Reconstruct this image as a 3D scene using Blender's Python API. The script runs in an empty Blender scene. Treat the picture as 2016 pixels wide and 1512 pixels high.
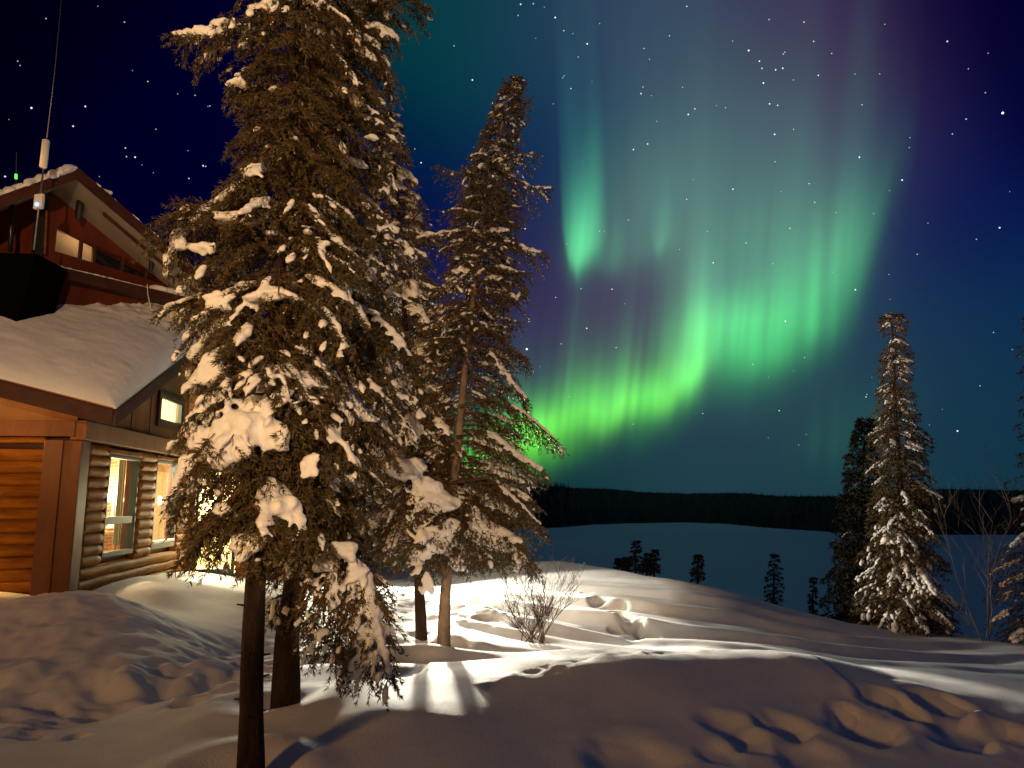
import bpy, math, random
import numpy as np
from mathutils import Vector, noise as mnoise
sc = bpy.context.scene
COL = sc.collection
R = math.radians
# ------------------------------------------------------------------ camera
FPX, CX, CY = 1456.0, 1008.0, 756.0          # measured in the 2016x1512 photograph
PITCH = R(8.95); CAMZ = 1.6
cd = bpy.data.cameras.new('camera'); cam = bpy.data.objects.new('camera', cd); COL.objects.link(cam)
cam.location = (0, 0, CAMZ); cam.rotation_euler = (R(90) + PITCH, 0, 0)
cd.sensor_width = 36; cd.lens = 36 * FPX / 2016; cd.clip_start = .05; cd.clip_end = 12000
sc.camera = cam
# ------------------------------------------------------------------ world, exposure
w = bpy.data.worlds.new('World'); sc.world = w; w.use_nodes = True
w.node_tree.nodes['Background'].inputs[0].default_value = (.004, .012, .05, 1)
w.node_tree.nodes['Background'].inputs[1].default_value = .3
sc.view_settings.view_transform = 'Standard'; sc.view_settings.look = 'None'
sc.view_settings.exposure = 0; sc.view_settings.gamma = 1
sc.cycles.use_denoising = True
sc.cycles.max_bounces = 5; sc.cycles.diffuse_bounces = 3; sc.cycles.glossy_bounces = 2
sc.cycles.transmission_bounces = 3; sc.cycles.transparent_max_bounces = 8
sc.cycles.sample_clamp_indirect = 4
# ------------------------------------------------------------------ lights: outdoor lamps and added fill lamps
def lamp(name, loc, power, col, size=.08, kind='POINT', aim=None, spot=90, blend=.4):
    l = bpy.data.lights.new(name, kind); l.energy = power; l.color = col; l.shadow_soft_size = size
    o = bpy.data.objects.new(name, l); COL.objects.link(o); o.location = loc
    if kind == 'SPOT':
        l.spot_size = R(spot); l.spot_blend = blend
    if aim is not None:
        o.rotation_euler = (Vector(aim) - Vector(loc)).to_track_quat('-Z', 'Y').to_euler()
    return o
#LIGHTS#
WARM = (1.0, .50, .13); CREAM = (1.0, .90, .70)
lamp('porch_light', (-10.2, 8.7, 3.5), 2000, WARM, .25)                 # on the lodge, left of the frame
lamp('left_wall_fill', (-6.7, 8.7, 2.1), 20, WARM, .06)  # added fill for the frontal logs and left mound, out of view
lamp('yard_floodlight', (.7, -9.0, 3.6), 6300, (1.0, .62, .31), .14, 'SPOT', aim=(.7 - .6, -9.0 + 10, 3.6 + 2.0), spot=48, blend=.16)  # behind the photographer
lamp('foreground_fill', (-6.5, -4.5, 3.0), 1150, (1.0, .50, .12), .5)   # added soft fill that warms the near snow; no window stands here
lamp('wall_floodlight', (-4.4, 15.5, 1.35), 4600, CREAM, .20, 'SPOT', aim=(3.6, 9.3, 1.0), spot=80, blend=.25)   # on the back wing, behind the spruces
lamp('ridge_fill_spot', (-2.6, 20.8, 1.75), 32000, CREAM, .18, 'SPOT', aim=(1.35, 7.7, .6), spot=23, blend=.35)     # added spot that brightens the ridge top, unseen past the wing's end
#ENDLIGHTS#
# ------------------------------------------------------------------ helpers
def ray(px, py):
    v = np.array([(px - CX) / FPX, 0, -(py - CY) / FPX]); f, u = math.cos(PITCH), math.sin(PITCH)
    return np.array([v[0], f - v[2] * u, u + v[2] * f])
CAM = np.array([0, 0, CAMZ])
def P(px, py, Y):
    d = ray(px, py); return CAM + d * (Y / d[1])
def onplane(px, py, p0, n):
    d = ray(px, py); n = np.array(n, float); return CAM + d * (np.dot(np.array(p0) - CAM, n) / np.dot(d, n))
def newobj(name, verts, faces, mats, parent=None, smooth=False, mi=None, uv=None):
    me = bpy.data.meshes.new(name)
    verts = np.asarray(verts, dtype=np.float32).reshape(-1, 3)
    if isinstance(faces, np.ndarray):
        nf, k = faces.shape; me.vertices.add(len(verts)); me.vertices.foreach_set('co', verts.ravel())
        me.loops.add(nf * k); me.polygons.add(nf)
        me.polygons.foreach_set('loop_start', np.arange(0, nf * k, k, dtype=np.int32))
        me.polygons.foreach_set('loop_total', np.full(nf, k, dtype=np.int32))
        me.loops.foreach_set('vertex_index', faces.astype(np.int32).ravel())
        me.update(calc_edges=True)
    else:
        me.from_pydata([tuple(map(float, v)) for v in verts], [], faces)
    for m in (mats if isinstance(mats, (list, tuple)) else [mats]): me.materials.append(m)
    if smooth: me.polygons.foreach_set('use_smooth', np.ones(len(me.polygons), dtype=bool))
    if mi is not None: me.polygons.foreach_set('material_index', np.asarray(mi, dtype=np.int32))
    me.update()
    o = bpy.data.objects.new(name, me); COL.objects.link(o)
    if parent is not None: o.parent = parent
    return o
def tag(o, label=None, cat=None, group=None, kind=None):
    for k, v in (('label', label), ('category', cat), ('group', group), ('kind', kind)):
        if v: o[k] = v
    return o
def empty(name, loc=(0, 0, 0)):
    o = bpy.data.objects.new(name, None); COL.objects.link(o); o.location = tuple(map(float, loc)); o.empty_display_size = .2
    return o
def rel(o, parent):     # geometry is written in world coordinates; parts undo their root's offset
    o.location = (-parent.location) if parent.parent is None else (0, 0, 0)
    return o
class MB:
    def __init__(s): s.v = []; s.f = []
    def add(s, v, f):
        n = len(s.v); s.v += [tuple(map(float, a)) for a in v]; s.f += [tuple(i + n for i in q) for q in f]
    def hexa(s, b, t):      # bottom ring 4, top ring 4
        s.add(list(b) + list(t), [(3, 2, 1, 0), (4, 5, 6, 7), (0, 1, 5, 4), (1, 2, 6, 5), (2, 3, 7, 6), (3, 0, 4, 7)])
    def obox(s, o, a, b, c):  # origin corner and three edge vectors
        o, a, b, c = map(lambda q: np.array(q, float), (o, a, b, c)); s.hexa([o, o + a, o + a + b, o + b], [o + c, o + a + c, o + a + b + c, o + b + c])
    def prism(s, poly, ext):
        poly = [np.array(p, float) for p in poly]; e = np.array(ext, float); n = len(poly)
        s.add(poly + [p + e for p in poly], [tuple(range(n))[::-1], tuple(range(n, 2 * n))] + [(i, (i + 1) % n, n + (i + 1) % n, n + i) for i in range(n)])
    def tube(s, pts, rad, n=8, cap=True):
        pts = [np.array(p, float) for p in pts]; rad = [rad] * len(pts) if np.isscalar(rad) else rad; vs = []
        up = np.array([.13, .21, .97])
        for i, p in enumerate(pts):
            d = pts[min(i + 1, len(pts) - 1)] - pts[max(i - 1, 0)]; d = d / (np.linalg.norm(d) + 1e-9)
            a = np.cross(d, up)
            if np.linalg.norm(a) < .2: a = np.cross(d, [1, .2, 0])
            a /= np.linalg.norm(a); b = np.cross(d, a)
            for k in range(n):
                t = 2 * math.pi * k / n; vs.append(p + rad[i] * (a * math.cos(t) + b * math.sin(t)))
        fs = [(i * n + k, i * n + (k + 1) % n, (i + 1) * n + (k + 1) % n, (i + 1) * n + k) for i in range(len(pts) - 1) for k in range(n)]
        if cap: fs += [tuple(range(n))[::-1], tuple((len(pts) - 1) * n + k for k in range(n))]
        s.add(vs, fs)
    def build(s, name, mat, parent=None, smooth=False, bevel=0):
        o = newobj(name, s.v, s.f, mat, parent, smooth)
        if bevel:
            m = o.modifiers.new('bevel', 'BEVEL'); m.width = bevel; m.segments = 2; m.limit_method = 'ANGLE'
        if parent is not None: rel(o, parent)
        return o
# ------------------------------------------------------------------ materials
def mat(name):
    m = bpy.data.materials.new(name); m.use_nodes = True; nt = m.node_tree
    b = nt.nodes['Principled BSDF']; return m, nt, b
def N(nt, t, **k):
    n = nt.nodes.new(t)
    for a, v in k.items():
        if a in n.inputs: n.inputs[a].default_value = v
        else: setattr(n, a, v)
    return n
def noise_mat(name, c1, c2, scale=4, rough=.7, bump=.0, bscale=20, detail=4, stretch=None, dist=.02, spec=.3, coord='Object', lo=.35, hi=.65):
    m, nt, b = mat(name); L = nt.links.new
    tc = N(nt, 'ShaderNodeTexCoord'); mp = N(nt, 'ShaderNodeMapping')
    if stretch: mp.inputs['Scale'].default_value = stretch
    L(tc.outputs[coord], mp.inputs[0])
    n = N(nt, 'ShaderNodeTexNoise', Scale=scale, Detail=detail, Roughness=.6); L(mp.outputs[0], n.inputs['Vector'])
    r = N(nt, 'ShaderNodeValToRGB'); r.color_ramp.elements[0].color = (*c1, 1); r.color_ramp.elements[1].color = (*c2, 1)
    r.color_ramp.elements[0].position = lo; r.color_ramp.elements[1].position = hi
    L(n.outputs['Fac'], r.inputs[0]); L(r.outputs[0], b.inputs['Base Color'])
    b.inputs['Roughness'].default_value = rough; b.inputs['Specular IOR Level'].default_value = spec
    if bump:
        n2 = N(nt, 'ShaderNodeTexNoise', Scale=bscale, Detail=5, Roughness=.65); L(mp.outputs[0], n2.inputs['Vector'])
        bp = N(nt, 'ShaderNodeBump', Strength=bump, Distance=dist); L(n2.outputs['Fac'], bp.inputs['Height']); L(bp.outputs[0], b.inputs['Normal'])
    return m
def flat(name, c, rough=.5, emit=None, es=0, metal=0):
    m, nt, b = mat(name); b.inputs['Base Color'].default_value = (*c, 1); b.inputs['Roughness'].default_value = rough; b.inputs['Metallic'].default_value = metal
    if emit: b.inputs['Emission Color'].default_value = (*emit, 1); b.inputs['Emission Strength'].default_value = es
    return m
SNOW = noise_mat('snow', (.76, .76, .78), (.85, .85, .86), 3, .75, .55, 60, dist=.010, spec=.2)
TSNOW = noise_mat('branch_snow', (.76, .76, .78), (.84, .84, .85), 6, .8, .55, 24, dist=.02, spec=.2)
ROOFSNOW = noise_mat('roof_snow', (.76, .76, .79), (.83, .83, .84), 2, .8, .35, 7, dist=.03, spec=.15)
LOG = noise_mat('log_wood', (.11, .038, .007), (.22, .088, .016), 2.2, .6, .35, 14, stretch=(1, 1, 5), dist=.01, spec=.03)
BOARD = noise_mat('stained_board', (.11, .040, .012), (.20, .080, .024), 2.5, .55, .25, 18, stretch=(1, 1, .3), dist=.006)
DARKW = noise_mat('dark_trim', (.035, .010, .006), (.065, .019, .010), 3, .6, .2, 20)
REDW = noise_mat('red_siding', (.075, .013, .004), (.12, .022, .007), 3, .5, .2, 12, stretch=(1, 1, .2))
SOFFIT = noise_mat('soffit', (.20, .16, .12), (.26, .21, .16), 1.2, .7, .1, 8)
BLACK = flat('black_paint', (.006, .006, .007), .6)
GREEN = flat('green_frame', (.004, .020, .015), .6)
BARK = noise_mat('bark', (.018, .010, .006), (.055, .030, .018), 9, .9, 1.0, 40, stretch=(1, 1, .3), dist=.05)
PBARK = noise_mat('pale_bark', (.14, .10, .070), (.30, .22, .16), 9, .9, .9, 34, stretch=(1, 1, .5), dist=.02)
LEAF = noise_mat('spruce_needles', (.028, .025, .009), (.12, .086, .030), 7, .55, 0, spec=.35, lo=.3, hi=.7, detail=6)
LEAFB = noise_mat('brown_needles', (.075, .042, .020), (.17, .10, .05), 9, .7, 0, spec=.2, lo=.3, hi=.7)
LEAFD = noise_mat('dark_needles', (.008, .010, .007), (.02, .02, .012), 3, .8, 0, spec=.2)
TWIG = noise_mat('twig_bark', (.05, .028, .018), (.12, .07, .04), 12, .9, .4, 40)

# ------------------------------------------------------------------ sky dome with aurora and stars
def axis_ray(u, v): return ray(u, v)
def build_sky():
    RAD = 6000.0
    az = np.unique(np.concatenate([np.radians(np.arange(-180, 181, 6.0)), np.radians(np.arange(-42, 42, .14))]))
    az = az[(az < R(180) - 1e-6)]
    el = np.unique(np.concatenate([np.radians(np.array([-30, -15, -8, -4, 50, 60, 70, 80, 89.9])), np.radians(np.arange(-2, 46, .16))]))
    A, E = np.meshgrid(az, el)
    D = np.stack([np.sin(A) * np.cos(E), np.cos(A) * np.cos(E), np.sin(E)], -1)
    f, u_ = math.cos(PITCH), math.sin(PITCH)
    fwd = D[..., 1] * f + D[..., 2] * u_; up = -D[..., 1] * u_ + D[..., 2] * f
    ok = fwd > .25
    fw = np.where(ok, fwd, 1)
    U = np.where(ok, CX + FPX * D[..., 0] / fw, -3000); V = np.where(ok, CY - FPX * up / fw, 300)
    col = sky_color(np.clip(U, -2500, 4500), np.clip(V, -2500, 1600))
    col = np.where(ok[..., None], col, np.array([.0030, .0100, .034]))
    nr, nc = A.shape
    verts = (D * RAD).reshape(-1, 3); cols = col.reshape(-1, 3)
    i, j = np.meshgrid(np.arange(nr - 1), np.arange(nc), indexing='ij'); j2 = (j + 1) % nc
    faces = np.stack([i * nc + j, (i + 1) * nc + j, (i + 1) * nc + j2, i * nc + j2], -1).reshape(-1, 4)
    # stars: small bright discs (quads) a little inside the dome
    rs = np.random.RandomState(7); st = []
    for x, y, s in STARS: st.append((x, y, s))
    for k in range(210):
        st.append((rs.uniform(-200, 2250), rs.uniform(-200, 900), rs.uniform(.12, .42) ** 1.0))
    sv = []; scx = []; sf = []
    n0 = len(verts)
    for k, (x, y, s) in enumerate(st):
        d = ray(x, y); d = d / np.linalg.norm(d); a = np.cross(d, [0, 0, 1]); a /= np.linalg.norm(a); b = np.cross(a, d)
        r = RAD * (.00055 + .00065 * s); c = d * (RAD * .995)
        sv += [c + r * (a * math.cos(t) + b * math.sin(t)) for t in (0, math.pi / 2, math.pi, 1.5 * math.pi)]
        tint = np.array([(.85, .95, 1.0), (1, .97, .9), (.6, .75, 1.0)][k % 3]) * (.12 + 1.5 * s)
        scx += [tint] * 4; sf.append([n0 + 4 * k + q for q in range(4)])
    verts = np.concatenate([verts, np.array(sv)]); cols = np.concatenate([cols, np.array(scx)]); faces = np.concatenate([faces, np.array(sf)])
    m = bpy.data.materials.new('night_sky'); m.use_nodes = True; nt = m.node_tree; nt.nodes.clear()
    at = N(nt, 'ShaderNodeAttribute'); at.attribute_name = 'glow'
    e = N(nt, 'ShaderNodeEmission', Strength=1.0); o = N(nt, 'ShaderNodeOutputMaterial')
    nt.links.new(at.outputs['Color'], e.inputs[0]); nt.links.new(e.outputs[0], o.inputs[0])
    m.cycles.emission_sampling = 'NONE'
    ob = newobj('sky', verts, faces, m)
    ca = ob.data.color_attributes.new('glow', 'FLOAT_COLOR', 'POINT')
    ca.data.foreach_set('color', np.concatenate([cols, np.ones((len(cols), 1))], 1).astype(np.float32).ravel())
    tag(ob, kind='structure'); ob.visible_shadow = True
STARS = [(1974,222,1.3),(1037,687,1.4),(1546,632,.9),(1155,646,.7),(1025,8,.7),(1050,7,.6),(1093,34,.8),(1156,86,.8),(1262,184,.8),(1355,225,.8),(1368,214,.6),(1247,294,.8),
 (1275,283,.7),(1443,372,.7),(1593,361,.6),(1692,309,.8),(1776,354,.8),(1968,448,.8),(1684,570,.8),(1404,517,.7),(1469,478,.6),(1885,848,.8),(1534,808,.5),(1956,654,.4),(1705,781,.5),(1482,717,.4),
 (1865,81,.7),(1474,99,.9),(1495,120,.7),(1500,134,.7),(1527,137,.7),(1541,134,.7),(1542,106,.5),(1503,163,.8),(1515,204,.7),(1531,207,.7),(1525,264,.8),(1583,43,.5),(1514,38,.5),(1611,148,.6),(1602,81,.5),(1562,157,.4),
 (1732,145,.3),(1697,206,.4),(1902,234,.5),(1526,318,.4),(1352,392,.5),(1365,353,.3),(1213,684,.5),(1205,569,.6),(1144,568,.5),(1094,585,.4),(1034,450,.6),(1011,318,.5),(930,157,.8),(894,90,.4),(1108,153,.4),(1124,174,.5),
 (62,212,.9),(168,209,.8),(144,248,.7),(266,309,.7),(249,308,.5),(247,291,.5),(400,326,.7),(405,327,.5),(372,351,.5),(297,443,.6),(10,347,.8),(245,43,.4),(291,160,.4),(384,187,.4),(413,208,.4),(829,320,.7),(828,478,.9),(775,208,.4),(35,120,.3),(1750,540,.3),
 (1110,60,.5),(1180,455,.4),(1237,433,.5),(1190,455,.3),(1268,95,.4),(1020,30,.5),(1352,12,.5),(1940,182,.3),(1790,290,.3),(1604,398,.5),(1555,449,.5),(1338,491,.4),(1720,420,.3)]
# sky radiance as a function of tangent-plane coords (u right, v down) round a fixed sky direction
SKY=[(50,50,2,4,25),(250,100,2,4,33),(250,300,2,4,42),(30,250,2,4,28),(400,200,2,6,50),(300,330,2,5,46),(860,60,5,62,70),(880,170,3,72,72),(780,270,4,20,66),(960,40,26,68,84),(1080,100,33,66,92),(1110,250,20,60,92),(850,350,8,22,78),(1060,300,14,36,86),(1060,560,44,44,92),(1100,620,58,60,96),(1030,450,22,30,84),(1200,50,52,72,98),(1300,150,54,82,104),(1400,250,62,90,108),(1500,50,58,62,92),(1550,200,66,86,106),(1650,50,58,38,82),(1700,130,60,32,82),(1790,50,22,8,64),(1900,50,4,3,48),(2000,200,3,5,54),(1850,250,12,10,72),(1750,300,52,50,96),(1850,400,15,22,86),(1950,450,10,25,82),(1850,600,25,54,92),(2000,600,18,52,86),(1950,750,24,62,88),(1900,850,25,64,78),(1500,800,45,74,100),(1300,900,34,74,86),(1500,930,34,72,84),(1150,940,24,66,74),(1660,840,40,88,84),(1600,960,28,66,80),(1250,570,74,68,98),(1200,660,72,76,102),(1450,400,74,108,114),(1320,420,70,98,110),(1560,420,74,112,112),(1700,700,38,66,98),(1800,800,30,68,92),(1000,970,20,60,66),(-300,300,2,4,24),(2300,300,3,8,40),(-300,900,6,16,40),(2300,900,14,40,60),(600,-400,4,30,45),(1300,-500,30,40,70),(2000,-400,3,3,40),(400,700,4,14,50),(700,700,8,40,50),(700,1000,10,40,50),(0,-400,2,4,20)]
LUMPS_SKY=[(1405,640,74,58,(80,235,110),.36),(1490,640,70,66,(80,225,110),.34),(1560,600,62,80,(80,220,118),.34),(1625,545,48,95,(84,205,125),.26),(1670,460,36,100,(84,180,130),.16),(1530,480,110,90,(90,190,120),.16),(1590,640,60,40,(70,200,100),.22),(1500,695,70,34,(60,200,90),.24),(1475,730,36,26,(60,180,90),.10),
 (1368,690,40,80,(96,226,120),.18),(1345,745,44,40,(90,226,84),.18),(1385,560,40,80,(100,200,140),.14),(1300,770,60,40,(88,235,72),.30),(1240,790,70,40,(90,236,70),.34),(1160,800,60,50,(92,236,66),.34),(1090,840,60,46,(100,232,56),.40),(1020,850,60,50,(104,232,48),.45),(1050,890,80,30,(80,190,30),.30),(950,870,60,50,(90,210,40),.35),(1180,740,70,60,(80,190,90),.14),
 (1146,480,26,50,(92,225,135),.28),(1152,440,28,70,(80,215,135),.34),(1160,360,32,110,(70,180,130),.16),(1215,480,22,50,(80,190,130),.14),(1305,460,14,60,(90,180,140),.12),(1700,800,90,60,(50,120,80),.10),(1640,870,80,50,(50,130,80),.12)]
def lin(c): return np.power(np.asarray(c)/255.0,2.2)
def vnoise(x,seed,f):
    r=np.random.RandomState(seed).rand(4096); x=x*f+100; i=np.floor(x).astype(int); t=x-i; t=t*t*(3-2*t)
    return r[i%4096]*(1-t)+r[(i+1)%4096]*t
def vn2(x,y,seed):
    r=np.random.RandomState(seed).rand(256,256); i=np.floor(x).astype(int); j=np.floor(y).astype(int); a=x-i; b=y-j; a=a*a*(3-2*a); b=b*b*(3-2*b)
    g=lambda p,q: r[p%256,q%256]
    return (g(i,j)*(1-a)+g(i+1,j)*a)*(1-b)+(g(i,j+1)*(1-a)+g(i+1,j+1)*a)*b
def sky_color(u,v):
    u=np.asarray(u,float); v=np.asarray(v,float)
    num=np.zeros(u.shape+(3,)); den=np.zeros(u.shape)+1e-9
    for x,y,r,g,b in SKY:
        d2=((u-x)**2+((v-y)*.9)**2)
        k_=.86 if y>600 else .93; g=g*k_; b=b*k_; r=r*(1.02 if y>600 else 1)
        w=np.exp(-d2/(2*95.0**2))+.02/(1+d2/120.0**2)**2
        num+=w[...,None]*lin((r,g,b)); den+=w
    col=num/den[...,None]
    def curtain(xs,yb,I,h,edge,seed,amp,colb,colt,lean=0.0,fr=.03,fine=.09):
        uu=u+lean*(v-600)
        yb_=np.interp(uu,xs,yb); I_=np.interp(uu,xs,I); h_=np.interp(uu,xs,h)
        n=.55*vnoise(uu,seed,fr)+.45*vnoise(uu,seed+1,fine)
        yb_=yb_+(vnoise(uu,seed+2,fr*.8)-.5)*min(edge,34)*1.1
        t=(yb_-v)
        prof=1/(1+np.exp(-np.clip(t/(edge*.38),-40,40)))*np.exp(-np.clip(t-edge,0,None)/(h_*(.55+.9*vnoise(uu,seed+3,fr))))
        a=(I_*prof*(1-amp+amp*2*n*(.45+.55*1)))
        m=np.clip((t)/(h_*1.6),0,1)[...,None]
        return a[...,None]*(lin(colb)*(1-m)+lin(colt)*m)
    G=(100,216,108); Y=(106,216,66); T=(88,170,128)
    # lower bright band
    col=col+curtain([860,985,1040,1100,1150,1200,1240,1290,1340,1375,1395,1428],[925,915,895,872,846,834,840,815,792,776,752,720],[0,.7,.78,.78,.8,.74,.78,.70,.66,.62,.34,0],[60,75,80,85,90,95,100,110,120,120,100,90],34,3,.66,Y,(70,150,96),.10)
    col=col+curtain([780,900,960,1040,1120,1180,1250],[930,935,925,912,880,855,840],[0,.45,.55,.45,.2,.1,0],[50,50,60,60,70,60,60],56,31,.2,(100,215,30),(60,150,50))
    # column at the fold
    col=col+curtain([1295,1320,1340,1365,1385,1402,1430],[700,745,770,778,760,735,700],[0,.1,.34,.44,.4,.15,0],[150]*7,30,11,.4,G,(100,150,125),.04,.03,.06)
    # right band
    col=col+curtain([1350,1385,1430,1480,1540,1600,1650,1690,1715,1745,1790],[650,700,715,712,700,672,636,575,490,390,300],[0,.40,.48,.50,.46,.40,.36,.30,.18,.07,0],[80,90,105,125,150,190,215,190,150,120,100],84,21,.20,(84,216,104),(80,150,122),.06,.018,.06)
    # faint skirts below
    col=col+curtain([1380,1420,1470,1530,1600],[700,765,775,740,700],[0,.10,.12,.05,0],[70]*5,50,41,.2,(50,190,90),(60,150,100))
    col=col+curtain([1180,1250,1330,1380],[850,862,840,800],[0,.12,.08,0],[50]*4,36,43,.5,(60,190,60),(60,150,60))
    # upper left folds
    col=col+curtain([1112,1124,1138,1160,1185,1205],[440,505,528,512,490,470],[0,.42,.60,.42,.2,0],[120,120,130,150,170,170],24,51,.22,(92,226,132),(64,150,128),-.045,.03,.05)
    col=col+curtain([1112,1140,1200,1240,1290,1330,1370],[500,520,525,530,515,505,480],[0,.12,.13,.10,.10,.08,0],[200]*7,26,61,.75,(84,196,130),(80,130,120),-.03,.03,.05)
    col=col+curtain([1285,1298,1306,1318,1335],[480,500,498,480,450],[0,.16,.2,.12,0],[110]*5,18,71,.1,(96,190,140),(80,140,120),-.05)
    # tall grey-green veil filling the loop
    col=col+curtain([1140,1300,1450,1600,1700,1740,1770],[520,560,620,560,480,420,350],[0,.03,.07,.08,.055,.02,0],[260]*7,60,81,.55,(100,170,130),(120,140,140),.03,.012,.035)
    for (x,y,sx,sy,c,a) in LUMPS_SKY:
        q=((u-x+.10*(v-y))/sx)**2+((v-y)/sy)**2; n=.5+.6*vnoise(u+.10*(v-y),7,.045)+.4*vnoise(u+.10*(v-y),8,.11)
        col=col+(.78*a*np.exp(-q)*n)[...,None]*lin(c)
    veil=np.exp(-(((u-1480)/330)**2+((v-330)/330)**2)); col=col+(.04*veil)[...,None]*lin((150,190,170)); veil=np.exp(-(((u-1290)/150)**2+((v-400)/150)**2)); col=col+(.10*veil)[...,None]*lin((110,170,130))
    # purple gap between the bands
    g=np.exp(-(((u-1235)/75)**2+((v-585)/48)**2)); col=col*(1-.30*g[...,None])+.30*g[...,None]*lin((72,60,98))
    return col

build_sky()

# ------------------------------------------------------------------ snow ground
CP = []
def cpx(px, py, Y): p = P(px, py, Y); CP.append((p[0], Y, p[2]))
for a in [(0,0,-.1),(-3,0,0),(3,0,-.2),(0,2.5,-.15),(3,2.5,-.25),(-3,2.5,0),(-8,0,.0),(8,0,-.4),(0,-6,.1),(-8,-6,.1),(8,-6,-.4),(-14,8,.5),(-14,14,.6),(-10,18,.5),(-9,24,.4),(-3,24,.1),(14,6,-.9),(14,12,-1.3),(1,24,.0),(6,20,-1.2),(12,20,-2.2),(-7.5,9.3,.45)]: CP.append(a)
for a in [(1008,1512,4.8),(495,1512,4.5),(0,1512,4.4),(2016,1512,5.25),(1500,1480,5.25),(560,1405,5.6),(800,1440,5.15),(1200,1420,5.7),(1600,1400,6.1),(1900,1420,6.0),
          (860,1418,5.5),(740,1412,5.45),(980,1388,5.95),(1150,1338,6.45),(760,1330,7.0),(900,1322,7.2),(1300,1318,6.8),(1600,1308,7.2),(1750,1330,7.0),(1100,1300,8.2),(1400,1300,8.2),(700,1300,7.7),(820,1290,8.0),(960,1283,8.4),(1120,1285,8.5),(1350,1272,9.0),(1000,1262,9.2),(1700,1310,8.3),(1950,1330,8.0),(830,1250,9.0),(873,1261,8.8),(760,1240,9.6),(650,1240,9.6),(700,1185,12),(600,1165,13.3),(760,1160,14.0),(860,1150,15.5),
          (1060,1262,9.3),(1240,1258,10.2),(1240,1215,11.0),(1500,1262,10.0),(1700,1292,9.6),(1950,1300,10.2),
          (1000,1185,12.3),(1100,1165,13.0),(1240,1150,13.4),(1350,1150,13.6),(1450,1176,13.2),(1550,1206,13.0),(1630,1227,12.8),(1720,1242,12.6),(1850,1252,12.6),(2016,1268,12.6),
          (1080,1105,17.5),(1150,1110,17.0),(1000,1110,18),(900,1115,19),
          (170,1172,8.3),(0,1200,8.0),(90,1178,8.2),(260,1195,8.4),(330,1225,8.5),(400,1255,8.6),(480,1290,8.4),(60,1290,7.0),(200,1290,6.9),(330,1320,6.8),(100,1385,6.0),(230,1400,5.9),(350,1370,6.3),(470,1330,6.9),(0,1400,5.8),(0,1445,5.1),(150,1430,5.3),(300,1400,5.55),(420,1370,5.9),
          (330,1160,11.2),(400,1178,11.4),(470,1172,11.8),(280,1185,10.6),(440,1205,10.6),(480,1240,9.6),(60,1172,9.6)]: cpx(*a)
CP = np.array(CP)
def tps(r2): return np.where(r2 > 1e-12, .5 * r2 * np.log(np.maximum(r2, 1e-12)), 0)
_n = len(CP); _d = ((CP[:, None, :2] - CP[None, :, :2]) ** 2).sum(-1)
_A = np.zeros((_n + 3, _n + 3)); _A[:_n, :_n] = tps(_d) + np.eye(_n) * .02; _A[:_n, _n] = 1; _A[:_n, _n + 1:] = CP[:, :2]; _A[_n:, :_n] = _A[:_n, _n:].T
_w = np.linalg.solve(_A, np.concatenate([CP[:, 2], [0, 0, 0]]))
def base(X, Y):
    X = np.clip(np.asarray(X, float), -14, 14); Y = np.clip(np.asarray(Y, float), -6, 24); z = _w[_n] + _w[_n + 1] * X + _w[_n + 2] * Y
    for i in range(_n): z = z + _w[i] * tps((X - CP[i, 0]) ** 2 + (Y - CP[i, 1]) ** 2)
    return z
CREST = np.array([(-40, 30), (-10, 28), (-2, 23), (0.2, 19.5), (1.2, 17.5), (2.0, 15.8), (2.6, 14.6), (3.4, 14.2), (4.3, 13.7), (5.0, 13.4), (6.4, 13.1), (9, 13.2), (14, 12.5), (40, 9)])
LAKE_Z = -15.0
def polydist(X, Y, pts):
    best = np.full(X.shape, 1e9); tt = np.zeros(X.shape); n = len(pts) - 1
    for i in range(n):
        a = np.array(pts[i]); b = np.array(pts[i + 1]); d = b - a; L = (d ** 2).sum()
        t = np.clip(((X - a[0]) * d[0] + (Y - a[1]) * d[1]) / L, 0, 1)
        q = np.hypot(X - a[0] - t * d[0], Y - a[1] - t * d[1]); s = np.sign(d[0] * (Y - a[1]) - d[1] * (X - a[0]))
        m = q < np.abs(best); best = np.where(m, q * np.where(s == 0, 1, s), best); tt = np.where(m, (i + t) / n, tt)
    return best, tt
def fbm(X, Y, f, seed, oct=4):
    z = 0; a = 1; t = 0
    for k in range(oct): z = z + a * (vn2(X * f + 37.3 * seed + 500, Y * f + 11.1 * seed + 500, seed + k) - .5); t += a; a *= .5; f *= 2.03
    return z / t
def gpt(px, py):    # where a pixel's ray meets the smooth ground
    Y = 8.0
    d = ray(px, py)
    lo, hi = 2.0, 22.0; ys = np.linspace(lo, hi, 400); p = CAM[None] + d[None] * (ys / d[1])[:, None]; g = base(p[:, 0], p[:, 1]); k = np.argmax(p[:, 2] < g)
    return p[k, :2]
RIDGE = [P(x, 1300, Y)[:2] for x, Y in ((560, 6.3), (640, 5.75), (740, 5.5), (860, 5.6), (1000, 6.0), (1150, 6.45), (1300, 6.85), (1450, 7.15), (1600, 7.3), (1750, 7.15))]
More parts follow.
